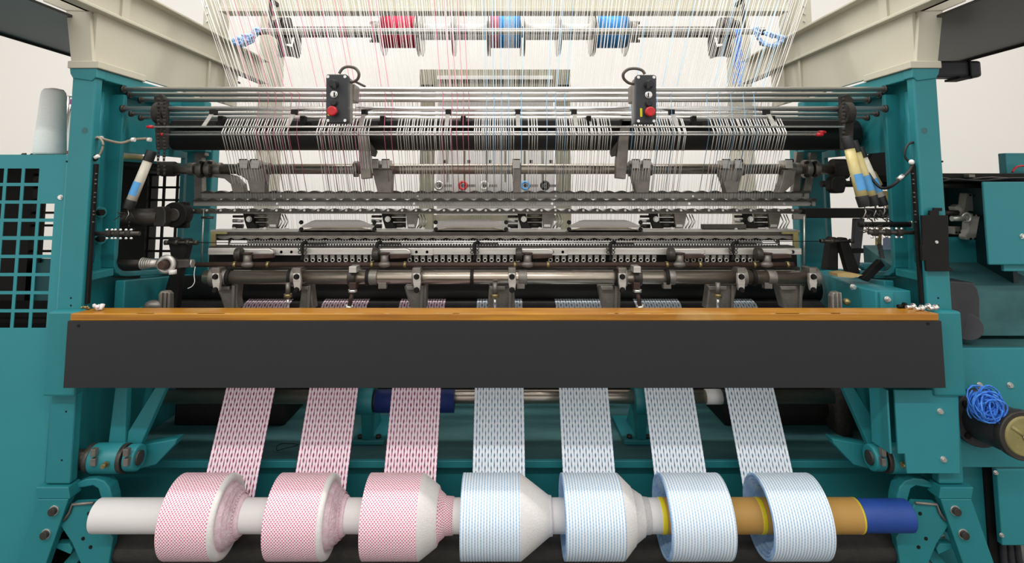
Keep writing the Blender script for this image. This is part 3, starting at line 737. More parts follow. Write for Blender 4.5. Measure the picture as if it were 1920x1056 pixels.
def txt(s, px, py, Y, hpx, mt, parent, name='numeral'):
    c = bpy.data.curves.new(name, 'FONT'); c.body = s; c.size = hpx*S(py, Y)*1.4; c.extrude = 0.0004; c.align_x = 'CENTER'
    tmp = bpy.data.objects.new(name, c); COL.objects.link(tmp); bpy.context.view_layer.update()
    me = bpy.data.meshes.new_from_object(tmp); me.name = name; bpy.data.objects.remove(tmp); me.materials.clear(); me.materials.append(MATS[mt])
    o = bpy.data.objects.new(name, me); COL.objects.link(o)
    o.parent = parent; o.location = W(px, py+hpx/2, Y)-WLOC[parent]; o.rotation_euler = (math.pi/2, 0, 0)
    return o
txt('3', 1506, 365, 2.775, 8, 'iron_black', g3[0]); txt('2', 1521, 382, 2.695, 8, 'iron_black', g2[0])
# end arms left and right carrying the bars
t = thing('bar_support', 'grey upright arm carrying the left ends of the guide bars', 'bracket', W(370, 376, 2.8))
obj('upright', M().prism([(363, 285), (378, 285), (380, 376), (364, 376)], 2.8, 0.04), 'steel_cast', t, 0.003)
obj('hook', M().prism([(378, 285), (384, 287), (384, 292), (378, 296)], 2.8, 0.04), 'steel_cast', t, 0.002)
t = thing('bar_support', 'grey slanting arms carrying the right ends of the guide bars', 'bracket', W(1495, 360, 2.82))
for dx in (0, 26): obj('slanting_arm', M().prism([(1494+dx, 284), (1508+dx, 284), (1500+dx*0.8, 362), (1486+dx*0.8, 362)], 2.83, 0.03), 'steel_cast', t, 0.003)

# ---- clusters of levers behind the front bar
def cluster(px, lab, w=96):
    t = thing('lever_cluster', lab, 'linkage', W(px, 433, 2.68), 'lever clusters between the comb plates')
    Y = 2.7
    m = M().prism([(px-30, 400), (px-14, 400), (px-12, 415), (px-2, 430), (px-22, 430), (px-27, 415)], Y-0.03, 0.03); obj('rocker', m, 'iron_black', t, 0.003)
    obj('rocker_pin', bolt_m(px-18, 411, Y-0.03, 4, 0.01, 14), 'steel', t)
    m = M().prism([(px+16, 400), (px+40, 400), (px+36, 420), (px+32, 432), (px+20, 432), (px+18, 420)], Y-0.02, 0.02); obj('bracket', m, 'steel_cast', t, 0.002)
    m = M(); m.pbox(px+20, 421, px+32, 426, Y-0.03, 0.01); obj('bracket_lip', m, 'steel_satin', t, 0.001)
    for k, (yy, r) in enumerate(((404, 3), (412, 4.2), (422, 5))):
        obj('cylinder', hbar(px-12, px+16, yy, Y+0.01*k, r, 16), 'steel_dark' if k else 'steel_cast', t)
        obj('stub', hbar(px-48, px-29, yy+2, Y+0.01*k, r*0.8, 12), 'steel_dark' if k != 1 else 'steel', t)
    m = M(); m.pbox(px-52, 429, px+52, 433.5, Y-0.05, 0.03); bs_ = obj('base_strip', m, 'steel_satin', t, 0.001)
    for dx in (-46, 12, 48):
        obj('strip_bolt', bolt_m(px+dx, 430, Y-0.055, 3, 0.008, 8), 'steel', bs_)
    for dx in (42, 48, 53):
        obj('link_wire', M().tube([W(px+dx-4, 402, Y), W(px+dx+2, 416, Y-0.01), W(px+dx-6, 430, Y)], 0.003, 5), 'steel', t)
cl = [(485, 'lever cluster behind the front bar, first from the left'), (745, 'lever cluster behind the front bar, second from the left'), (1000, 'lever cluster behind the front bar, in the middle'),
      (1248, 'lever cluster behind the front bar, second from the right'), (1425, 'lever cluster behind the front bar, at the right end')]
for px, lab in cl: cluster(px, lab)
# ---- comb plates
for k, (x0, x1, lab) in enumerate(((563, 706, 'grey trapezoid comb plate left of centre'), (815, 953, 'grey trapezoid comb plate at the centre'), (1065, 1205, 'grey trapezoid comb plate right of centre'))):
    t = thing('comb_plate', lab, 'plate', W((x0+x1)/2, 436, 2.62), 'trapezoid comb plates')
    rs_ = obj('rear_sheet', M().prism([(x0+2, 424), (x0+22, 414), (x0+30, 412.5), (x1-34, 412.5), (x1-24, 415), (x1-4, 424), (x1-6, 427), (x0+4, 427)], 2.66, 0.005), 'guide_bar', t)
    obj('front_sheet', M().prism([(x0-2, 435), (x0+24, 428), (x1-28, 428), (x1, 435), (x1, 438), (x0-2, 438)], 2.60, 0.006), 'steel_cast', t)
    obj('edge_wire', M().tube([W(x0-4, 434, 2.597), W(x0+24, 427.5, 2.597), W(x1-28, 427.5, 2.597), W(x1+1, 434, 2.597)], 0.0014, 5), 'brass', t)
    for px in (x0+2, x1-4):
        for yy in (417, 430): obj('edge_bolt', bolt_m(px, yy, 2.6, 3, 0.012, 8), 'iron_black', rs_)
t = thing('comb_rail', 'short dark rail filling the gap on the right behind the combs', 'rail', W(1345, 431, 2.64))
obj('rail', M().box(W(1306, 0, 2.64).x, W(1384, 0, 2.64).x, 2.64, 2.68, W(0, 430, 2.64).z, W(0, 421, 2.64).z), 'steel_dark', t, 0.002)

# ================================================================ NEEDLE BED STACK
nb = thing('needle_bed', 'long needle bed with dense bright teeth between dark rails', 'needle bed', W(946, 466, 2.5))
def pb(name, x0, x1, y0, y1, Y, t, mt, parent, bev=0.001):
    return obj(name, M().box(W(x0, y0, Y).x, W(x1, y0, Y).x, Y, Y+t, W(0, y1, Y).z, W(0, y0, Y).z), mt, parent, bev)
pb('top_rail', 394, 1500, 431.5, 435.5, 2.6, 0.08, 'guide_bar', nb)
pb('dark_rail', 396, 1498, 435.5, 441.5, 2.58, 0.08, 'steel_dark', nb)
a = W(400, 446, 2.6); b = W(1492, 446, 2.6); per = 25*S(446, 2.6); n = int((b.x-a.x)/per*8); xs = [a.x+(b.x-a.x)*i/n for i in range(n+1)]
z0 = W(0, 441, 2.6).z; z1 = W(0, 445, 2.6).z
obj('wavy_strip', M().strip(xs, [z0]*(n+1), [z1-0.007*abs(math.cos(math.pi*(x-a.x)/per)) for x in xs], 2.575, 2.585), 'steel_cast', nb)
pb('slot_back', 400, 1492, 441, 451, 2.62, 0.02, 'steel_dark', nb)
for k in range(43):
    px = 412+k*25.2
    for dx in (-5, 5):
        p = W(px+dx, 446, 2.6); m = M().cyl(p, p+Vector((0, 0.012, 0)), 0.0055, n=10); obj('slot', m, 'iron_black', nb)
pb('bed_back', 428, 1462, 449, 462, 2.60, 0.02, 'steel_dark', nb)
obj('press_rod', hbar(432, 1458, 453, 2.56, 1.5, 10), 'steel_bright', nb)
obj('press_rod', hbar(430, 1460, 456.5, 2.55, 1.2, 10), 'steel_bright', nb)
m = M(); x = 434
while x < 1456:
    p = W(x, 450, 2.575); m.box(p.x, p.x+0.0035, 2.575, 2.583, W(0, 455, 2.575).z, p.z)
    p = W(x+2, 457, 2.565); m.box(p.x, p.x+0.006, 2.565, 2.575, W(0, 461, 2.565).z, p.z); x += 5.2
obj('needle_teeth', m, 'steel_bright', nb, kind='stuff')
pb('lower_rail', 392, 1490, 461.5, 465.5, 2.545, 0.06, 'roller_fuzzy', nb)
for px0, px1 in ((430, 463), (1430, 1458)):
    obj('end_wedge', M().prism([(px0, 459), (px0+4, 451), (px1, 451), (px1, 459)] if px0 < 900 else [(px0, 451), (px1-8, 451), (px1, 459), (px0, 459)], 2.55, 0.01), 'steel_bright', nb)
for sg in (-1, 1):
    q = (lambda x: x) if sg < 0 else mx
    obj('end_plate', M().prism([(q(x), y) for x, y in ((395, 435), (425, 435), (425, 439), (404, 439), (404, 466), (395, 466))], 2.56, 0.01), 'tape_glue', nb)
# trick plate / silver bar
sbar = thing('trick_bar', 'flat satin silver bar below the needle bed', 'bar', W(946, 478, 2.5))
pb('bar', 390, 1503, 465.5, 478, 2.50, 0.02, 'steel_satin', sbar, 0.002)
for px in (528, 547, 781, 801, 1036, 1055, 1309, 1486):
    p = W(px, 472.5, 2.5); s_ = S(472, 2.5)
    bh_ = obj('bolt_hole', M().cyl(p+Vector((0, -0.002, 0)), p+Vector((0, 0.004, 0)), 4*s_, n=18), 'steel_cast', sbar)
    obj('bolt_socket', M().cyl(p+Vector((0, -0.004, 0)), p+Vector((0, 0.001, 0)), 2.7*s_, n=14), 'iron_black', bh_)
for x0, x1 in ((500, 565), (757, 812), (1028, 1064), (1300, 1322)):
    pb('cover_plate', x0, x1, 466.5, 479, 2.496, 0.005, 'steel_satin', sbar)
for k, px in enumerate((567, 707, 890, 1145, 1375)):
    t = thing('wire_guide', ['twisted black wire guide crossing the silver bar, leftmost', 'black wire guide crossing the silver bar near the second joint', 'black wire guide crossing the silver bar left of centre', 'black wire guide crossing the silver bar right of centre', 'curved black wire guide crossing the silver bar, rightmost'][k], 'guide', W(px, 490, 2.48), 'black guides crossing the silver bar')
    obj('stem', M().tube(sm([W(px+8, 454, 2.5), W(px, 457, 2.485), W(px-1, 468, 2.48), W(px+1, 478, 2.48), W(px-2, 490, 2.48)], 3), 0.0075, 7), 'iron_black', t)
    for yy in (466, 473):
        for dx in (-5, 5): obj('ear', M().torus(W(px+dx, yy, 2.475), 0.006, 0.0022, 'y', 10, 5), 'steel_dark', t)
    m = M(); m.pbox(px+4, 456, px+44, 459, 2.54, 0.006); obj('flat_blade', m, 'iron_black', t)
# sinker row
sk = thing('sinker_row', 'row of small square sinkers with ring holes under the silver bar', 'sinkers', W(946, 494, 2.5))
pb('sinker_back', 392, 1494, 478, 500, 2.55, 0.02, 'iron_black', sk)
sqm = None
for x0, x1 in ((574, 700), (768, 886), (897, 972), (1032, 1140), (1152, 1236), (1288, 1372), (1382, 1420)):
    x = x0
    while x < x1:
        if sqm is None:
            c = W(x, 482, 2.51); sqm = mesh_of('sinker', M().box(c.x-0.009, c.x+0.009, 2.505, 2.52, c.z-0.007, c.z+0.007), c, ['steel_cast'])
            c2 = W(x, 490.5, 2.5); mm_ = M().torus(c2, 0.0075, 0.0028, 'y', 14, 6); mm_.box(c2.x-0.006, c2.x+0.006, 2.51, 2.52, c2.z+0.004, c2.z+0.008)
            rgm = mesh_of('sinker_ring', mm_, c2, ['steel_satin'])
        for me, yy, YY in ((sqm, 481, 2.51), (rgm, 487.8, 2.5)):
            o = bpy.data.objects.new(me.name.split('.')[0], me); COL.objects.link(o); o.parent = sk; o.location = W(x, yy, YY)-WLOC[sk]
        x += 12.4
# brown connecting rod and joints
br = thing('connecting_rod', 'long brown connecting rod running under the sinkers', 'rod', W(946, 499, 2.44))
obj('rod', hbar(362, 1488, 496.3, 2.44, 4.6, 20), 'rust', br)
pb('black_strip', 392, 1500, 501, 507, 2.52, 0.05, 'steel_dark', br)  # separate dark steel strip below the brown rod
for k, px in enumerate((478, 735, 1003, 1288, 1452)):
    t = thing('link_joint', ['worn silver and brown link joint, first from the left', 'worn silver and brown link joint, second from the left', 'worn silver and brown link joint, in the middle', 'worn silver and brown link joint, second from the right', 'worn silver and brown link joint, at the right end'][k], 'linkage', W(px, 500, 2.42), 'worn link joints along the brown rod')
    obj('silver_arm', M().prism([(px-34, 467), (px+26, 466), (px+34, 470), (px+35, 476), (px+28, 479), (px-34, 479)], 2.47, 0.02), 'steel_satin', t, 0.004)
    obj('boss', hbar(px-36, px-24, 477, 2.45, 12, 18), 'steel_dark', t, 0.003)
    obj('brown_block', M().prism([(px-6, 477), (px+32, 477), (px+34, 484), (px-4, 486)], 2.445, 0.025), 'rust', t, 0.003)
    p = W(px-14, 476, 2.44); q = W(px-14, 500, 2.44)
    obj('pin', M().cyl(p, q, 0.017, n=16), 'steel_cast', t)
    obj('pin_cap', M().cyl(p+Vector((0, 0, 0.004)), p, 0.022, n=16), 'rust', t)
    obj('ball_joint', M().sphere(W(px-14, 496, 2.43), 0.018, sc=(1.5, 0.9, 0.8)), 'steel_cast', t)
    for dx in (-40, 22): obj('lock_nut', hbar(px+dx, px+dx+5, 496.3, 2.44, 6.5, 6), 'brass', t)

# ================================================================ MAIN SHAFT
YM = 2.42; PM = 520
ms = thing('main_shaft', 'thick polished main shaft with brown stains across the machine', 'shaft', W(946, 532, YM))
obj('shaft', hbar(384, 1532, PM, YM, 12.5, 36), 'steel_worn', ms)
for px, lean in ((404, 1), (556, 1), (781, 1), (960, 0), (1167, -1), (1390, -1), (1525, -1)):
    m = M(); xcyl(m, px-7, px+7, PM-1, YM, 18, 28); m.pbox(px-7, 503, px+7, 520, YM-0.035, 0.07)
    cr = obj('clamp_ring', m, 'steel_cast', ms, 0.002)
    obj('clamp_face', M().prism([(px-7, 513), (px+6, 513), (px+8, 530), (px+6, 546), (px-4, 546), (px-7, 530)], YM-0.052, 0.02), 'steel_satin', cr, 0.003)
    for yy in (519, 544):
        obj('clamp_bolt', bolt_m(px, yy, YM-0.052, 4, 0.012, 12), 'iron_black', cr)
for px in (430, 545, 690, 885, 1155, 1250, 1412): 
    m = M(); xcyl(m, px-3, px+3, PM, YM, 15.5, 24); obj('black_ring', m, 'iron_black', ms, 0.001)
for px in (418, 700, 980, 1257, 1445): obj('collar', hbar(px-8, px+8, PM, YM, 14, 24), 'steel_cast', ms, 0.002)
for px in (715, 975, 1250, 1440):
    m = M(); m.pbox(px-6, 530, px+9, 542, YM-0.02, 0.03); obj('lug', m, 'steel_cast', ms, 0.002)
for k, (poly, lab) in enumerate((([(400, 530), (446, 530), (443, 560), (446, 580), (420, 580), (412, 556)], 'slanting grey arm under the main shaft, first from the left'),
        ([(566, 530), (582, 530), (588, 580), (560, 580)], 'grey arm under the main shaft below the second clamp'),
        ([(757, 537), (800, 532), (799, 580), (770, 580)], 'grey arm under the main shaft left of centre'),
        ([(917, 532), (964, 532), (966, 580), (914, 580)], 'broad grey arm under the middle of the main shaft'),
        ([(1122, 537), (1165, 534), (1163, 580), (1131, 580)], 'grey arm under the main shaft with a small ledge'),
        ([(1330, 534), (1384, 534), (1374, 580), (1324, 580)], 'broad grey arm under the main shaft right of centre'),
        ([(1459, 534), (1512, 534), (1500, 580), (1472, 580)], 'grey arm under the main shaft, at the right end'))):
    t = thing('shaft_hanger', lab, 'bracket', W(sum(p[0] for p in poly)/len(poly), 580, YM), 'grey arms under the main shaft')
    obj('arm', M().prism(poly, YM+0.01, 0.06), 'steel_cast', t, 0.006)
    x0 = min(p[0] for p in poly); x1 = max(p[0] for p in poly)
    obj('ledge', M().prism([(x0+4, 537), (x0+(x1-x0)*0.65, 537), (x0+(x1-x0)*0.65, 544), (x0+6, 544)], YM-0.01, 0.03), 'steel_cast', t, 0.002)
    obj('rib', M().prism([(x1-12, 536), (x1-6, 536), (x1-8, 580), (x1-13, 580)], YM-0.005, 0.03), 'steel_cast', t, 0.002)
for k, px in enumerate((540, 928, 1346)):
    t = thing('adjusting_pin', ['steel pin with brass nut hanging near the left end of the shaft', 'steel pin with brass nut hanging at the middle of the shaft', 'steel pin with brass nut hanging at the right of the shaft'][k], 'bolt', W(px, 580, 2.4), 'pins with brass nuts')
    s_ = S(555, 2.38)
    obj('neck', M().cyl(W(px, 530, 2.38), W(px, 552, 2.38), 4.5*s_, n=14), 'steel_cast', t)
    obj('brass_nut', M().cyl(W(px, 551, 2.38), W(px, 558, 2.38), 8*s_, n=6), 'brass', t)
    obj('pin', M().cyl(W(px, 556, 2.38), W(px, 581, 2.38), 2.6*s_, n=12), 'steel_bright', t)
for k, (px, d) in enumerate(((661, -6), (1195, 5))):
    t = thing('tie_rod', ['rusty tie rod with white nuts left of the machine centre', 'rusty tie rod with white nuts right of the machine centre'][k], 'rod', W(px, 580, 2.36), 'rusty tie rods')
    m = M(); m.pbox(px-7, 500, px+7, 512, YM-0.05, 0.1); obj('top_block', m, 'steel_satin', t, 0.002)
    m = M(); xcyl(m, px-7, px+7, PM, YM, 15.5, 24); obj('strap', m, 'steel_dark', t, 0.002)
    m = M(); m.pbox(px-7, 530, px+6, 543, YM-0.045, 0.04); obj('clevis', m, 'rust', t, 0.003)
    obj('nut', M().cyl(W(px, 543, 2.38), W(px, 548, 2.38), 0.018, n=6), 'steel_bright', t)
    obj('rod', M().cyl(W(px, 547, 2.38), W(px+d, 574, 2.38), 0.0085, n=12), 'rust', t)
    obj('nut', M().cyl(W(px+d, 573, 2.38), W(px+d*1.2, 579, 2.38), 0.017, n=6), 'steel_bright', t)

# ================================================================ TAKE-UP ROLLERS (behind, dark)
RU = (2.62, 1.13)
t = thing('upper_roller', 'large black take up roller behind the main shaft', 'roller', (0, 2.68, W(0, 563, 2.62).z))
obj('roller', hbar(318, 1530, 541, 2.70, 24, 36), 'roller_black', t)
t = thing('lower_roller', 'black gripping roller that the knitted bands pass over', 'roller', (0, 2.66, 0.9))
RL = W(0, 600, 2.66)
obj('roller', M().cyl((W(325, 570, 2.6).x, 2.65, 0.955), (W(1545, 570, 2.6).x, 2.65, 0.955), 0.092, n=40), 'roller_fuzzy', t)
for sg in (-1, 1): obj('journal', M().cyl((sg*1.46, 2.65, 0.955), (sg*1.55, 2.65, 0.955), 0.05, n=24), 'iron_black', t)

# ================================================================ KNITTED BANDS
NW = 17
def band(k, cx, pink, lab):
    c0, c1 = cx-0.101, cx+0.101
    # path in Y, Z: over the lower roller, down past the shaft, down to the drive roller
    path = [Vector((2.69, 1.04)), Vector((2.65, 1.051)), Vector((2.60, 1.038)), Vector((2.568, 1.005)), Vector((2.554, 0.955)), Vector((2.466, 0.724)), Vector((2.332, 0.457)), Vector((2.279, 0.33)), Vector((2.277, 0.25))]
    pts = [path[0]]
    for a, b in zip(path[:-1], path[1:]):
        n = max(1, int((b-a).length/0.0034))
        for j in range(1, n+1): pts.append(a+(b-a)*j/n)
    m = M(); L = 0; prev = pts[0]; pw = (c1-c0)/NW; rows = len(pts); S_ = []
    for p in pts: L += (p-prev).length; prev = p; S_.append(L)
    gm = pw*(0.25 if pink else 0.22)
    ph = [math.pi*(i % 2)+random.uniform(-0.25, 0.25) for i in range(NW+1)]
    def gap(i, s):
        if i == 0 or i == NW: return 0.0006*math.sin(s*600)
        q = math.sin(2*math.pi*s/0.030+ph[i]); return gm*max(0.12, (abs(q+0.25)**0.6 if q > -0.25 else 0))
    for w in range(NW):
        vs = []; uvs = []
        for r in range(rows):
            s = S_[r]; xl = c0+w*pw+gap(w, s)/2; xr = c0+(w+1)*pw-gap(w+1, s)/2
            y, z = pts[r].x, pts[r].y
            vs += [(xl, y, z), ((xl+xr)/2, y-0.0022, z+0.0012), (xr, y, z)]
            uvs += [(w*0.012, s), ((w+0.5)*0.012, s), ((w+1)*0.012, s)]
        fs = []
        for r in range(rows-1):
            for q in range(2):
                a = 3*r+q; fs.append((a, a+3, a+4, a+1))
        m.add(vs, fs, True, uvs=uvs)
    o = obj('knitted_band', m, 'band_pink' if pink else 'band_blue', kind=None)
    tag(o, lab, 'knitted fabric', 'knitted bands running down to the rolls'); return o
blab = ['leftmost pink and white knitted band', 'second pink and white knitted band from the left', 'rightmost pink band, passing over the blue sleeve',
        'leftmost pale blue knitted band, at the machine centre', 'second pale blue knitted band, hanging straight down', 'third pale blue knitted band, slanting right', 'rightmost pale blue knitted band']
BX = [-1.050, -0.706, -0.364, -0.022, 0.326, 0.678, 1.012]
for k in range(7): band(k, BX[k], k < 3, blab[k])

# ================================================================ SHAFT WITH BLUE SLEEVE, BRACKETS, BASE BEAM
YH = 2.56
t = thing('spreader_shaft', 'steel shaft under the black board, behind the bands', 'shaft', W(946, 757, YH))
obj('shaft', hbar(300, 1560, 744, YH, 12.5, 28), 'steel_worn', t)
obj('thread_wrap', hbar(1322, 1352, 744, YH, 13.5, 28), 'cone_yarn', t)
t = thing('blue_sleeve', 'dark blue plastic sleeve on the steel shaft behind a pink band', 'sleeve', W(778, 772, YH))
obj('sleeve', hbar(706, 852, 752, YH-0.02, 20.5, 32), 'blue_sleeve', t)
obj('sleeve_end', hbar(702, 707, 752, YH-0.02, 19, 32), 'rubber', t)
zd = 0.45
for k, px in enumerate((690, 1200)):
    q = (lambda x: x+0) if k == 0 else (lambda x: 1890-x)
    t = thing('shaft_bracket', ['teal bracket holding the shaft left of the blue sleeve', 'teal bracket holding the shaft right of centre'][k], 'bracket', W(px, 815, 2.66), 'teal shaft brackets')
    m = M(); a = W(q(667), 748, YH); b = W(q(703), 748, YH); m.cyl(a, b, 0.062, n=28); obj('hub', m, 'teal', t, 0.004)
    x0, x1 = W(q(676), 760, YH).x, W(q(694), 760, YH).x
    obj('rib', M().prismx([(YH-0.03, 0.70), (YH+0.06, 0.70), (2.82, zd), (2.60, zd)], x0, x1), 'teal', t, 0.004)
    x0, x1 = W(q(662), 800, 2.6).x, W(q(722), 800, 2.6).x
    bp_ = obj('base_plate', M().box(x0, x1, 2.58, 2.86, zd, zd+0.018), 'teal', t, 0.003)
    for dx in (0.025, -0.025):
        xx = (x0+x1)/2+dx*1.6
        obj('hex_bolt', M().cyl((xx, 2.61, zd+0.018), (xx, 2.61, zd+0.03), 0.012, n=6), 'steel_dark', bp_)
bb = thing('base_beam', 'dusty teal base beam crossing under the bands', 'beam', (0, 2.5, 0.1))
obj('top_plate', M().box(-1.605, 1.605, 2.44, 3.3, zd-0.02, zd), 'teal_dusty', bb, 0.002)
obj('front_lip', M().box(-1.605, 1.605, 2.432, 2.452, zd-0.026, zd+0.001), 'teal', bb, 0.002)
obj('front_face', M().box(-1.605, 1.605, 2.47, 2.49, 0.02, zd-0.02), 'teal', bb)
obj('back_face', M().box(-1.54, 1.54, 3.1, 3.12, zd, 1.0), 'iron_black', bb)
for sg in (-1, 1): obj('end_shade_block', M().box(sg*1.535, sg*1.02, 2.78, 3.1, zd, 0.9), 'iron_black', bb, 0.01)  # added black boxes standing in for the shade at both ends
t = tag(obj('wire_loop', M().tube(sm([W(518, 838, 2.52), W(530, 832, 2.52), W(560, 834, 2.52), W(535, 841, 2.52), W(520, 845, 2.52), W(519, 840, 2.52)]), 0.0016, 5), 'iron_black'), 'thin black wire loop lying on the dusty base beam', 'wire')
# big dark wheel in the shade at right, and dark cavity roller at left
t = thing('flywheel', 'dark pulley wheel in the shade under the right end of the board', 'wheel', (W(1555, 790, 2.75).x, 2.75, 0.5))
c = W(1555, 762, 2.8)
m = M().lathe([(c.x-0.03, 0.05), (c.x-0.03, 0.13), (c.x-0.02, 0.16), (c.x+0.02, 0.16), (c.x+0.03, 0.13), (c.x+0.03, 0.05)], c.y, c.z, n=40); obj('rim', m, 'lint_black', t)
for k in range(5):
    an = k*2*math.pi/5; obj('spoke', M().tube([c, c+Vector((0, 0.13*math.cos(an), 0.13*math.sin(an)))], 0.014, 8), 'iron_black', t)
# ================================================================ ROLLER ARMS (teal) left and right
def roller_arm(sg, lab, lab2):
    q = (lambda x: x) if sg < 0 else mx
    YA = 2.24
    t = thing('roller_arm', lab, 'bracket', W(q(230), 885, YA))
    m = M(); xcyl(m, q(120), q(178), 862, YA+0.02, 18, 24); obj('stub_shaft', m, 'steel_dark', t)
    m = M(); xcyl(m, q(178), q(232), 859, YA, 26, 32); obj('hub', m, 'teal', t, 0.004)
    for px in (173, 234): 
        m = M(); xcyl(m, q(px-4), q(px+5), 859, YA, 25.5, 28); obj('ring_clamp', m, 'steel_dark', t, 0.002)
        for yy in (850, 868):
            m = M(); m.pbox(q(px)-4, yy-7, q(px)+5, yy+7, YA-0.062, 0.02); obj('clamp_lug', m, 'steel_cast', t, 0.002)
    obj('grease_nipple', bolt_m(q(199), 871, YA-0.056, 4, 0.02, 8), 'brass', t)
    m = M(); xcyl(m, q(241), q(262), 858, YA, 23, 32); obj('arm_boss', m, 'teal', t, 0.005)
    m = M(); xcyl(m, q(255), q(264), 858, YA-0.004, 13, 24); obj('shaft_end', m, 'steel_dark', t, 0.002)
    pz = W(0, 840, YA).z
    obj('arm', M().prism([(q(258), 836), (q(332), 823), (q(328), 834), (q(292), 872), (q(262), 880)], YA+0.06, 0.05), 'teal', t, 0.004)
    obj('upright_plate', M().prism([(q(216), 725), (q(238), 725), (q(234), 838), (q(202), 838)], YA+0.02, 0.03), 'teal', t, 0.003)
    obj('diagonal_strut', M().prism([(q(292), 725), (q(312), 725), (q(262), 838), (q(236), 838), (q(240), 810)], YA+0.03, 0.03), 'teal', t, 0.003)
    # cradle plate with hook
    t = thing('tube_cradle', lab2, 'bracket', W(q(150), 1056, 2.12))
    obj('side_plate', M().prism([(q(x), y) for x, y in ((134, 945), (176, 943), (186, 962), (212, 1010), (200, 1080), (160, 1080), (135, 1020), (112, 985), (126, 972))], 2.17, 0.03), 'teal', t, 0.004)
    obj('worn_edge', M().tube([W(q(x), y, 2.166) for x, y in ((120, 976), (130, 962), (136, 946), (176, 943))], 0.005, 6), 'steel_cast', t)
    m = M()
    pts = [W(q(x), y, 2.22) for x, y in ((146, 908), (160, 902), (180, 901), (194, 910), (200, 930), (200, 965))]
    m.prism([(q(x), y) for x, y in ((212, 962), (210, 934), (205, 914), (195, 902), (178, 897), (160, 899), (141, 907), (142, 916), (158, 914), (174, 911), (184, 917), (189, 935), (191, 962))], 2.2, 0.05); obj('hook', m, 'teal', t, 0.004)
    obj('hook_end', M().sphere(W(q(143), 911, 2.22), 0.016), 'rust', t)
    obj('brace', M().prism([(q(104), 1020), (q(130), 1020), (q(136), 1030), (q(132), 1040), (q(104), 1028)], 2.19, 0.03), 'teal', t, 0.002)
    obj('lower_brace', M().prism([(q(70), 1110), (q(100), 1110), (q(190), 1000), (q(176), 992)], 2.23, 0.03), 'teal', t, 0.003)
    m = M(); xcyl(m, q(104), q(118), 975, 2.19, 11, 20); obj('pivot', m, 'teal', t, 0.002)
    for px, py in ((167, 963), (156, 1010), (170, 1026)): obj('plate_hole', bolt_m(q(px), py, 2.17, 2.4, 0.003, 10), 'iron_black', t)
roller_arm(-1, 'teal arm and hub on a black shaft at the lower left', 'teal cradle plate and hook at the left end of the tube')
roller_arm(1, 'teal arm and hub on a black shaft at the lower right', 'teal cradle plate and hook at the right end of the tube')

# ================================================================ WINDING TUBE, DRIVE ROLLER
TY, TZ = 2.14, 0.40
def X_at(px): return W(px, 965, TY).x
wt = thing('winding_tube', 'long winding tube, white at left, tan and blue at right', 'tube', (0, TY, TZ-0.05))
def tubepart(name, a, b, r, mt, lab=None, inner=0.0):
    m = M().lathe([(a, max(inner, r*0.86)), (a, r*0.99), (a+0.002, r), (b-0.002, r), (b, r*0.99), (b, max(inner, r*0.86))], TY, TZ, n=40)
    return obj(name, m, mt, wt, label=lab)
xw0 = X_at(183); tubepart('white_sleeve', xw0, 0.553, 0.0545, 'paper_white', 'white paper sleeve')
tubepart('cardboard_core', 0.555, 1.24, 0.0555, 'cardboard', 'tan cardboard core')
tubepart('blue_section', 1.2, X_at(1702), 0.052, 'blue_plastic', 'blue plastic section')
for x in (0.545, 0.888): tubepart('yellow_tape', x, x+0.017, 0.0562, 'tape_yellow', 'yellow tape ring')
tubepart('yellow_tape', 1.236, 1.243, 0.056, 'tape_yellow', 'thin yellow tape edge')
obj('inner_bore', M().cyl((xw0+0.004, TY, TZ), (xw0+0.01, TY, TZ), 0.047, n=32), 'iron_black', wt)
obj('inner_bore', M().cyl((X_at(1702)-0.01, TY, TZ), (X_at(1702)-0.004, TY, TZ), 0.046, n=32), 'iron_black', wt)
dr = thing('drive_roller', 'black fuzzy drive roller lying under the winding tube', 'roller', (0, 2.232, 0.2))
obj('roller', M().cyl((-1.415, 2.228, 0.243), (1.415, 2.228, 0.243), 0.047, n=36), 'roller_fuzzy', dr)
for sg in (-1, 1): obj('journal', M().cyl((sg*1.415, 2.228, 0.243), (sg*1.46, 2.228, 0.243), 0.03, n=24), 'steel_cast', dr, 0.003)
t = thing('lower_cover', 'black cover bar under the rolls at the bottom of the picture', 'cover', (0, 2.2, 0))
obj('cover', M().box(-1.45, 1.45, 2.20, 2.34, 0.02, 0.185), 'iron_black', t, 0.01)

# ================================================================ FABRIC ROLLS
R = 0.131
def ribbed(x0, x1, r, nw, amp=0.0009):
    out = []
    for i in range(nw*4+1):
        x = x0+(x1-x0)*i/(nw*4); out.append((x, r-amp*(1-abs(math.sin(math.pi*i/4)))))
    return out
def roll(k, x0, x1, right, left, pm, lab, side_mt, side_label):
    t = thing('fabric_roll', lab, 'fabric roll', ((x0+x1)/2, TY, TZ-R), 'fabric rolls on the winding tube')
    m = M().lathe(ribbed(x0, x1, R, 20), TY, TZ, n=72); obj('wound_fabric', m, pm, t)
    for side, prof in (('r', right), ('l', left)):
        if prof:
            for (name, mt, pts) in prof:
                m = M().lathe(pts, TY, TZ, n=56); obj(name, m, mt, t)
    return t
def spiral_side(x, d, r_out, steps, dx):
    """stepped layers from the rim inward; d = direction outwards, each step telescopes by dx"""
    pts = []; n = len(steps)
    for r, off in steps: pts.append((x+d*off, r))
    return pts
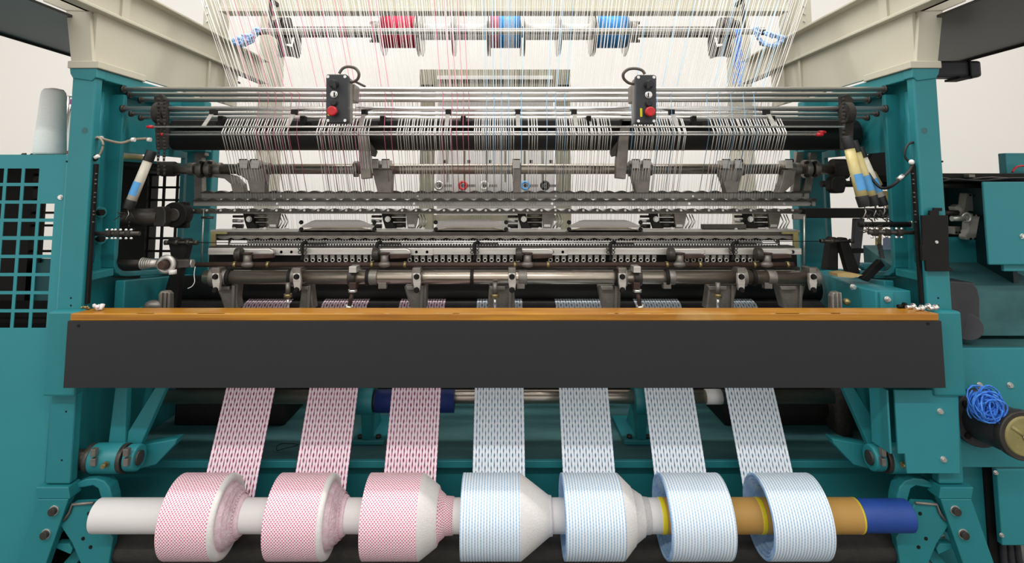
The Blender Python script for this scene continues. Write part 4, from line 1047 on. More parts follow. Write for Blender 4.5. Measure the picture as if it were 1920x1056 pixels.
pinkside = lambda x, k: [('white_edge', 'knit_back', [(x, R), (x+0.004, R+0.0005), (x+0.014, R-0.002), (x+0.018, R-0.010), (x+0.016, R-0.022), (x+0.010, R-0.026)]),
     ('telescoped_layers', 'knit_back_pink', [(x+0.010, R-0.026), (x+0.012, 0.098), (x+0.030, 0.094), (x+0.027, 0.088), (x+0.043, 0.083), (x+0.040, 0.078), (x+0.055, 0.073), (x+0.052, 0.068), (x+0.066, 0.062), (x+0.070, 0.056), (x+0.070, 0.052)]), ('pink_stitch_ring', 'roll_pink', [(x+0.052, 0.0735), (x+0.056, 0.072), (x+0.056, 0.070)])]
roll(0, -1.154, -0.985, pinkside(-0.985, 0), [('white_edge', 'knit_back_pink', [(-1.154, R), (-1.150, 0.05)])], 'roll_pink', 'leftmost pink and white fabric roll with stepped layers', None, None)
roll(1, -0.803, -0.624, pinkside(-0.624, 1), [('white_edge', 'knit_back_pink', [(-0.803, R), (-0.799, 0.05)])], 'roll_pink', 'second pink and white fabric roll from the left', None, None)
x = -0.292
roll(2, -0.482, x, [('white_cone', 'knit_back', [(x, R), (x+0.004, R-0.002), (x+0.058, 0.092), (x+0.061, 0.086)]),
    ('pink_step', 'roll_pink', [(x+0.061, 0.086), (x+0.064, 0.078), (x+0.082, 0.064), (x+0.084, 0.060), (x+0.112, 0.058), (x+0.113, 0.053)])],
    [('white_edge', 'knit_back_pink', [(-0.482, R), (-0.478, 0.05)])], 'roll_pink', 'third pink roll, with a white cone on its right side', None, None)
x = 0.054
roll(3, -0.149, x, [('white_cone', 'knit_back', [(x, R), (x+0.003, R-0.001), (x+0.101, 0.063), (x+0.104, 0.062), (x+0.112, 0.061), (x+0.113, 0.053)])],
    [('white_edge', 'knit_back', [(-0.149, R), (-0.145, 0.05)])], 'roll_blue', 'pale blue fabric roll with a large white cone at the centre', None, None)
x = 0.404
roll(4, 0.204, x, [('white_cone', 'knit_back', [(x, R), (x+0.003, R-0.001), (x+0.040, 0.095), (x+0.044, 0.092)]),
    ('white_step', 'knit_back', [(x+0.044, 0.092), (x+0.046, 0.086), (x+0.078, 0.066), (x+0.082, 0.064), (x+0.084, 0.058), (x+0.104, 0.056), (x+0.105, 0.053)])],
    [('blue_inner_face', 'knit_back_blue', [(0.204, R), (0.202, R-0.006), (0.206, R-0.012), (0.226, R-0.03), (0.24, 0.075), (0.242, 0.05)])], 'roll_blue', 'pale blue fabric roll with a two step white cone', None, None)
def blue_left(x): return [('blue_inner_face', 'knit_back_blue', [(x, R), (x-0.004, R-0.004), (x-0.003, R-0.009), (x+0.006, R-0.011), (x+0.003, R-0.013), (x+0.001, R-0.019), (x+0.014, R-0.021), (x+0.010, R-0.024), (x+0.009, R-0.029), (x+0.026, R-0.031), (x+0.022, R-0.034), (x+0.021, R-0.039), (x+0.042, R-0.042), (x+0.05, 0.08), (x+0.06, 0.07), (x+0.06, 0.052)])]
def blue_right(x): return [('white_edge', 'knit_back', [(x, R), (x+0.002, R-0.004), (x-0.002, 0.1), (x, 0.054)])]
roll(5, 0.556, 0.768, blue_right(0.768), blue_left(0.556), 'roll_blue_dots', 'pale blue roll between the two yellow tape rings, hollow left face', None, None)
roll(6, 0.895, 1.094, blue_right(1.094), blue_left(0.895), 'roll_blue', 'rightmost pale blue roll, next to the blue tube section', None, None)

# ================================================================ FRONT BOARD AND WOODEN RAIL
fb = thing('front_board', 'long dark charcoal board across the front of the machine', 'board', (0, 2.07, 0.857))
YBd = 2.069; zb0, zb1 = W(0, 728, YBd).z, W(0, 602, YBd).z
obj('board', M().box(-1.532, 1.532, YBd, YBd+0.02, zb0, zb1), 'board', fb, 0.0015)
obj('return_flange', M().box(-1.532, 1.532, YBd+0.015, YBd+0.1, zb1-0.012, zb1-0.001), 'board', fb)
for sg in (-1, 1):
    obj('end_return', M().box(sg*1.532, sg*1.520, YBd+0.015, 2.175, zb0, zb1-0.002), 'board', fb)
    obj('mount_bracket', M().box(sg*1.535, sg*1.65, YBd+0.06, 2.175, zb0-0.05, zb1+0.02), 'teal', fb, 0.008)
obj('screw_head', bolt_m(147, 611, YBd, 2, 0.002, 10), 'iron_black', fb); obj('screw_head', bolt_m(1740, 607, YBd, 2, 0.002, 10), 'iron_black', fb)
wr = thing('wooden_rail', 'long varnished orange wooden rail on top of the dark board', 'rail', (0, 2.12, zb1))
zw0, zw1 = zb1+0.001, W(0, 588, YBd).z
obj('plank', M().add([(sx*w, y, z) for z in (zw0, zw1) for (sx, w, y) in ((-1, 1.522, YBd-0.002), (1, 1.522, YBd-0.002), (1, 1.505, 2.166), (-1, 1.505, 2.166))],
    [(0, 3, 2, 1), (4, 5, 6, 7), (0, 1, 5, 4), (1, 2, 6, 5), (2, 3, 7, 6), (3, 0, 4, 7)]), 'wood', wr, 0.003)
m = M()
for k in range(26):
    x = random.uniform(-1.4, 1.4); w = random.uniform(0.02, 0.12)
    m.box(x, x+w, YBd-0.0008, YBd+0.0022, zw1-0.0022, zw1+0.0004)
obj('worn_edge', m, 'tan_paper', wr, kind='stuff')
# lint and small metal bits on the wood
for px, py, r, lab in ((183, 579, 0.016, 'tuft of white lint on the left end of the wooden rail'), (160, 583, 0.010, 'small shiny scrap beside the lint on the wooden rail')):
    p = W(px, py, 2.12); m = M()
    for k in range(9):
        m.sphere((p.x+random.uniform(-r, r), 2.12+random.uniform(-r, r), zw1+0.006+random.uniform(0, r*0.8)), r*random.uniform(0.3, 0.6), 8, 6, jit=0.3)
    tag(obj('lint_tuft', m, 'lint_white' if r > 0.012 else 'brass'), lab, 'lint')
for k, (px, dy) in enumerate(((1706, 0.02), (1722, -0.01), (1735, 0.02), (1748, 0.0), (1690, 0.035))):
    p = W(px, 582, 2.12+dy)
    m = M(); m.cyl((p.x-0.012, 2.12+dy, zw1+0.007), (p.x+0.012, 2.125+dy, zw1+0.007), 0.007, n=10); m.cyl((p.x+0.010, 2.12+dy, zw1+0.011), (p.x+0.018, 2.122+dy, zw1+0.011), 0.011, n=6)
    tag(obj('loose_screw', m, 'steel_bright' if k < 4 else 'iron_black'), ['small shiny screw on the right end of the wooden rail', 'shiny screw lying in front on the right end of the wooden rail', 'shiny screw near the corner of the wooden rail', 'shiny screw at the very right corner of the wooden rail', 'dark screw lying apart on the wooden rail'][k], 'screw', 'loose screws on the wooden rail')

# ================================================================ CONTROL BOXES
def control_box(px0, px1, py0, py1, side, label, lamp_x, ylab):
    Yc = 2.1
    t = thing('control_box', label, 'control box', W((px0+px1)/2, py1, Yc), 'push button boxes on the top rail')
    m = M().prism([(px0, py0+2), (px0+3, py0), (px1-3, py0), (px1, py0+3), (px1, py1-4), (px1-4, py1), (px0+3, py1), (px0, py1-3)], Yc, 0.035); fc_ = obj('front_cover', m, 'box_black', t, 0.004)
    m = M().prism([(px0+1, py0+3), (px1-1, py0+3), (px1-1, py1-3), (px0+1, py1-3)], Yc+0.036, 0.085); obj('housing', m, 'box_side', t, 0.004)
    cx = (px0+px1)/2+lamp_x
    for sx in (px0+4, px1-5):
        for sy in (py0+5, py1-5): obj('corner_screw', bolt_m(sx, sy, Yc, 2.1, 0.003, 12), 'steel_bright', fc_)
    s_ = S(180, Yc)
    def knob(name, py, r, out, mt, r2=None):
        p = W(cx, py, Yc); m = M().cyl(p+Vector((0, -out*0.35, 0)), p, r*s_, n=24); m.cyl(p+Vector((0, -out, 0)), p+Vector((0, -out*0.35, 0)), (r2 or r*0.8)*s_, n=24)
        return obj(name, m, mt, t, 0.0015)
    sk_ = knob('selector_knob', py0+19, 8.5, 0.03, 'rubber'); p = W(cx, py0+19, Yc-0.03)
    m = M(); m.pbox(cx-2.5, py0+12, cx+2.5, py0+26, Yc-0.042, 0.012); obj('knob_grip', m, 'rubber', sk_, 0.001)
    kl_ = knob('key_lock', py0+38, 7, 0.012, 'steel_bright'); m = M(); m.pbox(cx-1, py0+34, cx+1, py0+42, Yc-0.014, 0.003); obj('key_slot', m, 'iron_black', kl_)
    knob('black_button', py0+54, 7.2, 0.012, 'rubber', 5.5)
    o = knob('stop_button_collar', py0+71, 7.5, 0.016, 'box_black')
    p = W(cx, py0+71, Yc); m = M().cyl(p+Vector((0, -0.034, 0)), p+Vector((0, -0.02, 0)), 8.6*s_, 9.6*s_, n=28); m.cyl(p+Vector((0, -0.02, 0)), p+Vector((0, -0.012, 0)), 9.6*s_, 7*s_, n=28)
    obj('stop_button', m, 'red', t, 0.003, label='red mushroom stop button')
    m = M(); m.pbox(*ylab, Yc-0.0012, 0.002); obj('yellow_label', m, 'yellow', t)
    # mounting plate to the rail
    m = M(); q0, q1 = (px1-6, px1+12) if side > 0 else (px0-8, px0+8)
    m.pbox(q0, py0+18, q1, py0+50, Yc+0.12, 0.08); obj('rail_clamp', m, 'steel_cast', t, 0.004)
    return t
t = control_box(611, 652, 139, 231, 1, 'black push button box with red stop button on the left of the rails', -5, (614.5, 202, 619, 217))
m = M().tube(sm([W(636, 138, 2.14), W(642, 129, 2.14), W(652, 125, 2.14), W(666, 128, 2.15), W(673, 138, 2.15), W(670, 149, 2.16), W(660, 154, 2.17), W(655, 152, 2.18)]), 0.0058, 8); obj('cable', m, 'cable', t)
m = M().tube(sm([W(664, 152, 2.18), W(672, 156, 2.2), W(684, 162, 2.25)]), 0.005, 8); obj('cable', m, 'cable', t)
t = control_box(1193, 1231, 140, 232, -1, 'black push button box with red stop button on the right of the rails', 4, (1200, 203, 1204.5, 219))
m = M().tube(sm([W(1209, 139, 2.14), W(1204, 132, 2.14), W(1192, 128.5, 2.14), W(1178, 130, 2.15), W(1169, 138, 2.15), W(1170, 148, 2.16), W(1180, 156, 2.17), W(1191, 157, 2.18)]), 0.0058, 8); obj('cable', m, 'cable', t)

# ================================================================ LEFT CABINET WITH PERFORATED GUARD
lc = thing('guard_cabinet', 'teal cabinet with a square perforated guard at the far left', 'cabinet', (-2.1, 2.2, 0))
YG = 2.2
zt_ = W(0, 290, YG).z
rowz = [(316, 343), (349, 376), (382, 410), (416, 443), (450, 478), (484, 512), (518, 546), (552, 580), (586, 615)]
xl = [W(14, 316, YG).x, W(41, 316, YG).x, W(47, 316, YG).x, W(75, 316, YG).x, W(75, 396, YG).x, W(103, 396, YG).x]
xs = [-2.55]
cell = xl[2]-xl[0]; hw = xl[1]-xl[0]
g = xl[0]; 
for k in range(-2, 3):
    a0 = g+k*cell; xs += [a0, a0+hw]
xs += [-1.655]
zs = [0.0]
for (a0, b0) in reversed(rowz): zs += [W(0, b0, YG).z, W(0, a0, YG).z]
zs += [zt_]
def on(i, j):
    if i % 2 == 1 and j % 2 == 1:
        col = (i-1)//2 ; row = 8-(j-1)//2
        if col == 4 and row < 2: return True
        if col < 2 and row >= 0: return False
        return False
    return True
obj('perforated_front', M().cells(xs, zs, on, YG, YG+0.003), 'teal_panel', lc)
obj('top_sheet', M().box(-2.6, -1.655, YG+0.004, 3.15, zt_-0.012, zt_-0.0005), 'teal_panel', lc)
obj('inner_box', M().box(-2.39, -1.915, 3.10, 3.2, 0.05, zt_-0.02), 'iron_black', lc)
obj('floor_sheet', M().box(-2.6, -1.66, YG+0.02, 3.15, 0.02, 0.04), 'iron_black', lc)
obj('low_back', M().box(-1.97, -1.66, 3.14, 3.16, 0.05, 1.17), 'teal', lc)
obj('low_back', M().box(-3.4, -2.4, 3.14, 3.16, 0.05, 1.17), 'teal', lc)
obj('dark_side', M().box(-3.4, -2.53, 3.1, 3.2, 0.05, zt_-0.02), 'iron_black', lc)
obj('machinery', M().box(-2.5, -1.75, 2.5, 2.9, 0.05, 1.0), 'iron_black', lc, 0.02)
obj('light_block_sheet', M().box(-3.4, -1.67, 2.22, 3.2, zt_-0.03, zt_-0.013), 'iron_black', lc)  # added sheet that keeps light from above out of the cabinet interior
m = M(); gx = [-2.70]; 
while gx[-1] < -1.62: gx += [gx[-1]+0.060, gx[-1]+0.072]
gz = [1.15]
while gz[-1] < zt_-0.1: gz += [gz[-1]+0.056, gz[-1]+0.068]
obj('rear_grille', M().cells(gx, gz, lambda i, j: not (i % 2 == 0 and j % 2 == 0), 3.125, 3.135), 'iron_black', lc)
obj('side_lip', M().cyl((-1.655, YG-0.005, 0.1), (-1.655, YG-0.005, zt_), 0.012, n=14), 'teal_panel', lc)
obj('panel_bolt', bolt_m(114, 370, YG, 3.5, 0.008, 8), 'steel_bright', lc)
# yarn cone on it
p0 = W(96, 288, 2.42); zc0 = zt_; s_ = S(230, 2.42); xc = W(97, 230, 2.42).x
t = thing('yarn_cone', 'white yarn cone standing on the left cabinet', 'yarn cone', (xc, 2.42, zc0))
hgt = W(0, 168, 2.42).z-zc0
def vlathe(prof, x, y, n=40):
    m = M(); vs = []; fs = []
    for z, r in prof:
        for i in range(n): a_ = 2*math.pi*i/n; vs.append((x+r*math.cos(a_), y+r*math.sin(a_), z))
    for k in range(len(prof)-1):
        for i in range(n): fs.append((k*n+i, k*n+(i+1) % n, (k+1)*n+(i+1) % n, (k+1)*n+i))
    m.add(vs, fs, True); return m
obj('yarn', vlathe([(zc0+0.012, 0.028), (zc0+0.012, 0.055), (zc0+0.02, 0.058), (zc0+hgt*0.9, 0.045), (zc0+hgt*0.96, 0.042), (zc0+hgt, 0.034), (zc0+hgt, 0.012)], xc, 2.42), 'cone_yarn', t)
obj('paper_core', vlathe([(zc0+0.001, 0.0), (zc0+0.001, 0.046), (zc0+0.014, 0.044), (zc0+0.014, 0.01)], xc, 2.42), 'cardboard', t)
obj('core_tip', vlathe([(zc0+hgt-0.002, 0.016), (zc0+hgt+0.004, 0.016), (zc0+hgt+0.004, 0.010)], xc, 2.42, 20), 'cardboard', t)
p = W(50, 285, 2.5); m = M()
for k in range(7): m.sphere((p.x+k*0.018, 2.5+random.uniform(-0.01, 0.01), zt_+0.011), 0.012, 8, 6, jit=0.25)
tag(obj('chain_scrap', m, 'lint_black'), 'short greasy chain scrap lying on the left cabinet', 'chain')
# rack behind the cone
t = thing('storage_rack', 'white wire rack with purple board behind the yarn cone', 'rack', W(128, 288, 3.0))
obj('frame_post', M().cyl(W(129, 180, 3.0), W(118, 292, 3.0), 0.007, n=8), 'steel', t)
obj('frame_post', M().cyl(W(132, 196, 3.05), W(124, 240, 3.05), 0.006, n=8), 'steel', t)
obj('frame_bar', M().cyl(W(118, 180, 3.0), W(150, 180, 3.0), 0.008, n=8), 'steel', t)
m = M(); m.pbox(120, 186, 150, 206, 3.06, 0.01); obj('purple_board', m, 'purple', t)
m = M(); m.pbox(120, 192, 150, 290, 3.1, 0.01); obj('white_board', m, 'label_white', t)
m = M(); m.pbox(112, 283, 136, 288, 2.6, 0.05); tag(obj('pink_box', m, 'red_tip'), 'thin dark pink packet beside the yarn cone', 'packet')
# white cone visible through the frame
t = thing('yarn_cone', 'white yarn cone seen through the hole of the left side frame', 'yarn cone', W(245, 296, 2.9))
c = W(243, 296, 3.0); obj('yarn', vlathe([(c.z+0.01, 0.03), (c.z+0.01, 0.075), (c.z+0.15, 0.06), (c.z+0.16, 0.02)], c.x-0.02, 3.0), 'cone_yarn', t)
obj('paper_core', vlathe([(c.z-0.01, 0.0), (c.z-0.01, 0.085), (c.z+0.01, 0.082), (c.z+0.01, 0.02)], c.x-0.02, 3.0), 'tan_paper', t)

# ================================================================ LEFT: JACK TUBE, LINKS, CABLES
def glue(pA, pB, r, lab, mt, Y0, Y1, group):
    a = W(*pA, Y0); b = W(*pB, Y1); d = (b-a)
    t = thing('grease_tube', lab, 'tube', b, group)
    s_ = S(pA[1], Y0)
    ba_ = obj('barrel', M().cyl(a+d*0.1, b-d*0.08, r*s_, r*s_*1.12, 24), mt, t)
    obj('upper_cap', M().cyl(a-d*0.05, a+d*0.14, r*s_*1.12, r*s_*1.18, 20), 'rubber', t, 0.002)
    obj('lower_cap', M().cyl(b-d*0.16, b, r*s_*1.25, r*s_*1.1, 20), 'rubber', t, 0.002)
    # wrapped label: partial cylinder
    dn = d.normalized(); e1 = dn.cross(Vector((0, 1, 0))).normalized(); e2 = dn.cross(e1)
    if e2.y > 0: e2 = -e2
    vs = []; fs = []; nn = 10
    for kk, f in enumerate((0.52, 0.76)):
        for i in range(nn+1):
            an = math.radians(-55+110*i/nn); vs.append(a+d*f+(e2*math.cos(an)+e1*math.sin(an))*r*s_*1.13)
    for i in range(nn): fs.append((i, i+1, i+nn+2, i+nn+1))
    obj('blue_label', M().add(vs, fs, True), 'label_blue', ba_)
    hook = M().tube([b, b+Vector((0.004, 0, -0.02)), b+Vector((-0.006, 0, -0.04))], 0.002, 5); obj('hook', hook, 'steel', t)
glue((283, 288), (240, 392), 8.0, 'white tube with black caps leaning inside the left frame', 'glue_pale', 2.26, 2.24, None)
glue((1588, 262), (1621, 388), 9.0, 'tan tube with blue label, leftmost of the three at the right', 'glue_tube', 2.22, 2.20, 'tan tubes hanging at the right')
glue((1600, 270), (1640, 386), 8.0, 'tan tube with blue label, middle of the three at the right', 'glue_tube', 2.26, 2.24, 'tan tubes hanging at the right')
glue((1612, 282), (1657, 386), 7.5, 'pale tube with dark blue label, rightmost of the three', 'glue_pale', 2.30, 2.28, 'tan tubes hanging at the right')
t = thing('tag', 'folded yellow paper tag hanging beside the tan tubes', 'tag', W(1645, 350, 2.33))
obj('paper', M().prism([(1634, 318), (1642, 322), (1655, 345), (1650, 352), (1638, 345)], 2.33, 0.002), 'tape_glue', t)
t = thing('paper_sheet', 'tan paper sheet pinned inside the right frame', 'paper', W(1665, 392, 2.5))
obj('paper', M().prism([(1655, 358), (1671, 358), (1672, 392), (1662, 392)], 2.6, 0.002), 'tan_paper', t)

lk = thing('driveshaft', 'brownish grey driveshaft with an eye bearing in the left opening', 'shaft', W(275, 425, 2.5))
obj('tube', hbar(216, 300, 407, 2.5, 16, 28), 'steel_dark', lk)
obj('fork', M().prism([(288, 388), (306, 388), (310, 396), (310, 418), (306, 425), (288, 425)], 2.47, 0.05), 'steel_dark', lk, 0.004)
m = M(); c = W(326, 403, 2.52); m.cyl(c, c+Vector((0, 0.06, 0)), 0.055, n=28); obj('eye', m, 'iron_black', lk, 0.004)
m = M(); m.cyl(c+Vector((0, -0.01, 0)), c, 0.028, n=24); obj('eye_pin', m, 'steel_dark', lk, 0.003)
obj('eye_plate', M().prism([(326, 379), (350, 379), (350, 428), (326, 428)], 2.55, 0.03), 'iron_black', lk, 0.004)
obj('neck', hbar(305, 320, 403, 2.51, 9, 20), 'steel_dark', lk)
# wing nut rods
def wing_rod(x0, x1, py, Y, nuts, lab):
    t = thing('wing_nut_rod', lab, 'rod', W((x0+x1)/2, py, Y))
    obj('rod', hbar(x0, x1, py, Y, 4, 14), 'steel_dark', t)
    for px in nuts:
        obj('clamp_nut', hbar(px-5, px+5, py, Y, 6.5, 8), 'lint_black', t)
        for dy in (-7, 9):
            for dx in (-3, 3):
                c = W(px+dx*1.6, py+dy, Y-0.01); obj('wing', M().sphere(c, 0.006, 8, 6, sc=(1.1, 0.5, 0.8)), 'steel_bright', t)
wing_rod(165, 262, 438, 2.22, (205, 221, 241), 'dark rod with bright wing nuts inside the left post')
wing_rod(1628, 1724, 436, 2.22, (1640, 1663, 1686), 'dark rod with wing nuts inside the right post')
t = thing('chrome_end_rod', 'black rod with a chrome end above the wing nut rod at right', 'rod', W(1660, 430, 2.3))
obj('rod', hbar(1610, 1712, 421, 2.3, 5, 14), 'iron_black', t); obj('chrome_end', hbar(1706, 1717, 421, 2.3, 7, 18), 'steel', t)
m = M()
for k in range(46):
    a = W(1620+random.uniform(0, 50), 390+random.uniform(0, 45), 2.24); m.tube([a, a+Vector((random.uniform(-.03, .03), random.uniform(-.02, .02), random.uniform(-.03, .03)))], 0.0022, 4)
tag(obj('wire_tangle', m, 'steel_dark'), 'tangle of small hooks and wires under the tan tubes', 'wire', kind='stuff')
m = M()
for k in range(22):
    a = W(228+random.uniform(-6, 18), 395+random.uniform(0, 42), 2.24); m.tube([a, a+Vector((random.uniform(-.02, .02), random.uniform(-.02, .02), random.uniform(-.03, .01)))], 0.002, 4)
tag(obj('wire_tangle', m, 'lint_black'), 'small dark tangle of wire under the white tube', 'wire', kind='stuff')
# threaded rod end with brown bolt
re = thing('rod_end', 'threaded rod end with round eye and brown bolt at left', 'linkage', W(300, 515, 2.36))
obj('rod', hbar(214, 270, 494, 2.37, 7, 18), 'steel_dark', re)
m = M()
for k in range(8): xcyl(m, 266+k*3.6, 268.5+k*3.6, 494, 2.36, 11-k*0.6, 16)
xcyl(m, 264, 296, 494, 2.36, 7.5, 16); obj('thread', m, 'steel_satin', re)
c = W(312, 496, 2.34); s_ = S(496, 2.34)
obj('eye', M().torus(c, 13*s_, 5*s_, 'y', 32, 10), 'steel_satin', re)
obj('eye_core', M().cyl(c+Vector((0, 0.005, 0)), c+Vector((0, 0.04, 0)), 13*s_, n=28), 'steel_dark', re)
obj('brown_bolt', M().cyl(c+Vector((-0.004, -0.03, 0)), c, 8*s_, n=24), 'rust', re, 0.002)
obj('link_arm', M().prism([(312, 487), (352, 487), (355, 490), (355, 502), (318, 504)], 2.35, 0.03), 'steel_dark', re, 0.003)
obj('end_nut', hbar(353, 362, 494, 2.37, 8, 6), 'steel_satin', re)
obj('lower_nut', M().cyl(W(324, 506, 2.34), W(324, 514, 2.34), 0.016, n=6), 'label_white', re)
lv = thing('black_rocker', 'forked black rocker lever standing behind the rod end', 'lever', W(330, 580, 2.45))
obj('lever', M().prism([(305, 580), (310, 540), (322, 500), (318, 470), (314, 450), (318, 446), (330, 446), (333, 456), (338, 448), (352, 448), (354, 456), (346, 490), (338, 510), (330, 580)], 2.46, 0.04), 'iron_black', lv, 0.004)
obj('cross_pin', hbar(310, 372, 455, 2.45, 2.6, 12), 'steel_dark', lv)
for px in (313, 331, 352, 368): obj('nut', hbar(px-4, px+3, 455, 2.45, 5, 6), 'steel_dark', lv)
obj('thin_wire', hbar(372, 430, 455, 2.45, 0.8, 6), 'iron_black', lv)
t = thing('cast_knuckle', 'grey cast knuckle standing on the wooden rail at the left', 'bracket', W(308, 578, 2.3))
m = M().prism([(296, 700), (296, 552), (300, 546), (314, 546), (319, 552), (319, 700)], 2.3, 0.03); obj('knuckle', m, 'steel_cast', t, 0.006)
for px in (301, 309, 316): m = M(); m.pbox(px-1.5, 549, px+1.5, 580, 2.292, 0.012); obj('fin', m, 'steel_cast', t, 0.002)
obj('side_lump', M().sphere(W(288, 573, 2.3), 0.03, sc=(1.2, 0.7, 0.7)), 'steel_cast', t)
t = thing('cast_knuckle', 'grey ribbed cast knuckle at the right end of the rollers', 'bracket', W(1570, 578, 2.3))
m = M().prism([(1559, 700), (1559, 556), (1563, 548), (1574, 547), (1580, 554), (1581, 700)], 2.3, 0.03); obj('knuckle', m, 'steel_cast', t, 0.006)
for px in (1563, 1571, 1578): m = M(); m.pbox(px-1.5, 549, px+1.5, 580, 2.292, 0.012); obj('fin', m, 'steel_satin', t, 0.002)
obj('brass_fitting', M().sphere(W(1588, 566, 2.3), 0.014), 'brass', t)
tag(obj('loose_thread', M().tube(sm([W(366, 500, 2.35), W(364, 515, 2.35), W(365, 528, 2.35), W(360, 537, 2.35), W(352, 541, 2.35)]), 0.0016, 5), 'yarn_white'), 'loose white thread dangling beside the threaded rod end', 'thread')
# cables on posts
def cable(pts, r, lab, mt='cable', extra=None):
    t = thing('cable', lab, 'cable', pts[-1]); obj('cord', M().tube(sm(pts), r, 8), mt, t); return t
t = cable([W(172, 254, 2.2), W(190, 260, 2.2), W(212, 266, 2.24), W(230, 268, 2.26), W(250, 262, 2.27), W(276, 260, 2.27)], 0.0055, 'grey cable crossing from the left post to the chain wheel', 'cable_pale')
for px, py in ((189, 259), (250, 262), (280, 262)): obj('cable_tie', hbar(px-3, px+3, py, 2.23, 4, 10), 'label_white', t)
t = cable([W(172, 262, 2.19), W(184, 258, 2.19), W(193, 268, 2.19), W(191, 282, 2.19), W(184, 294, 2.19)], 0.004, 'pale looped cable with plug on the left post', 'cable_pale')
obj('plug', M().cyl(W(172, 290, 2.19), W(180, 300, 2.19), 0.009, n=12), 'iron_black', t); obj('connector', M().cyl(W(178, 296, 2.18), W(185, 292, 2.18), 0.007, n=12), 'label_white', t)
t = cable([W(1716, 266, 2.19), W(1704, 270, 2.19), W(1697, 282, 2.19), W(1698, 296, 2.19), W(1708, 306, 2.19)], 0.0045, 'black looped cable on the right post', 'rubber')
t = cable([W(1712, 306, 2.18), W(1704, 322, 2.18), W(1686, 338, 2.18), W(1670, 350, 2.2), W(1654, 353, 2.24), W(1640, 342, 2.26), W(1628, 325, 2.28)], 0.0058, 'black cable with a silver connector from the right post', 'rubber')
obj('silver_connector', M().cyl(W(1693, 329, 2.175), W(1684, 337, 2.175), 0.0085, n=14), 'steel_bright', t)
obj('white_clip', M().sphere(W(1709, 304, 2.175), 0.010, 8, 6), 'label_white', t)

# ================================================================ RIGHT: LEVERS, BAR, ANGLED BOX
t = thing('black_crossbar', 'black crossbar passing behind the tan tubes on the right', 'bar', W(1590, 410, 2.55))
m = M(); m.pbox(1510, 391, 1690, 409, 2.58, 0.06); obj('bar', m, 'iron_black', t, 0.004); obj('pipe', hbar(1540, 1700, 345, 2.62, 6, 14), 'iron_black', t)
t = thing('shaft_end_disc', 'black rounded counterweight under the right end of the rocker shaft', 'weight', W(1572, 363, 2.55))
obj('weight', M().prism([(1558, 338), (1564, 330), (1584, 330), (1590, 340), (1584, 362), (1566, 363), (1558, 355)], 2.55, 0.05), 'iron_black', t, 0.008)
t = thing('thin_post', 'thin grey upright rod left of the right frame opening', 'rod', W(1508, 500, 2.5)); obj('rod', M().cyl(W(1508, 405, 2.5), W(1508, 502, 2.5), 0.004, n=10), 'steel', t); m = M(); m.pbox(1488, 402, 1512, 412, 2.5, 0.02); obj('cap', m, 'steel_cast', t, 0.003)
t = thing('thin_post', 'thin grey upright rod left of the needle bed', 'rod', W(381, 470, 2.6)); obj('rod', M().cyl(W(382, 392, 2.6), W(378, 492, 2.6), 0.003, n=10), 'steel', t); obj('clip', hbar(378, 400, 408, 2.6, 2.5, 10), 'steel_dark', t)
t = thing('black_rocker', 'pair of black rocker levers on the right, one leaning', 'lever', W(1590, 512, 2.42))
obj('upright_lever', M().prism([(1548, 506), (1556, 450), (1560, 445), (1568, 445), (1572, 452), (1572, 507)], 2.45, 0.04), 'iron_black', t, 0.003)
obj('leaning_lever', M().prism([(1574, 450), (1578, 446), (1588, 446), (1592, 452), (1614, 513), (1592, 515)], 2.42, 0.035), 'iron_black', t, 0.003)
obj('rear_strut', M().prism([(1605, 410), (1622, 410), (1612, 500), (1600, 500)], 2.6, 0.03), 'motor', t, 0.003)
m = M(); m.pbox(1572, 466, 1620, 475, 2.5, 0.03); obj('cross_link', m, 'iron_black', t, 0.002)
obj('cross_pin', hbar(1538, 1600, 452, 2.42, 2.6, 12), 'steel_dark', t)
for px in (1541, 1560, 1596): obj('nut', hbar(px-3, px+4, 452, 2.42, 4.5, 6), 'steel_dark', t)
obj('leaning_bar', M().prism([(1616, 523), (1652, 487), (1660, 498), (1628, 529)], 2.38, 0.03), 'iron_black', t, 0.002)
obj('tension_wire', hbar(1430, 1541, 452.5, 2.46, 0.7, 6), 'iron_black', t)
t = thing('coil_spring', 'small coil spring hanging under the wing nuts at right', 'spring', W(1652, 484, 2.28))
pts = []
for k in range(90):
    a_ = k*2*math.pi/9; p = W(1649+5*k/90.0, 458+26*k/90.0, 2.28); pts.append(p+Vector((0.008*math.cos(a_), 0.008*math.sin(a_), 0)))
obj('coil', M().tube(pts, 0.002, 5), 'steel_dark', t)
obj('wire_hook', M().tube([W(1640, 440, 2.26), W(1644, 450, 2.27), W(1649, 458, 2.28)], 0.002, 5), 'steel', t)
t = thing('wooden_stick', 'pale wooden stick standing behind the spring on the right', 'stick', W(1650, 492, 2.8)); obj('stick', M().prism([(1646, 425), (1654, 425), (1652, 492), (1646, 492)], 2.8, 0.02), 'tan_paper', t)
tag(obj('plastic_sheet', M().prism([(1656, 448), (1672, 440), (1674, 500), (1662, 506), (1656, 490)], 2.72, 0.003), 'pale_plastic'), 'pale lavender plastic sheet hanging behind the coil spring', 'sheet')
ab = thing('angled_housing', 'teal angled housing running forward at the right of the rollers', 'housing', W(1600, 578, 2.3))
P = []
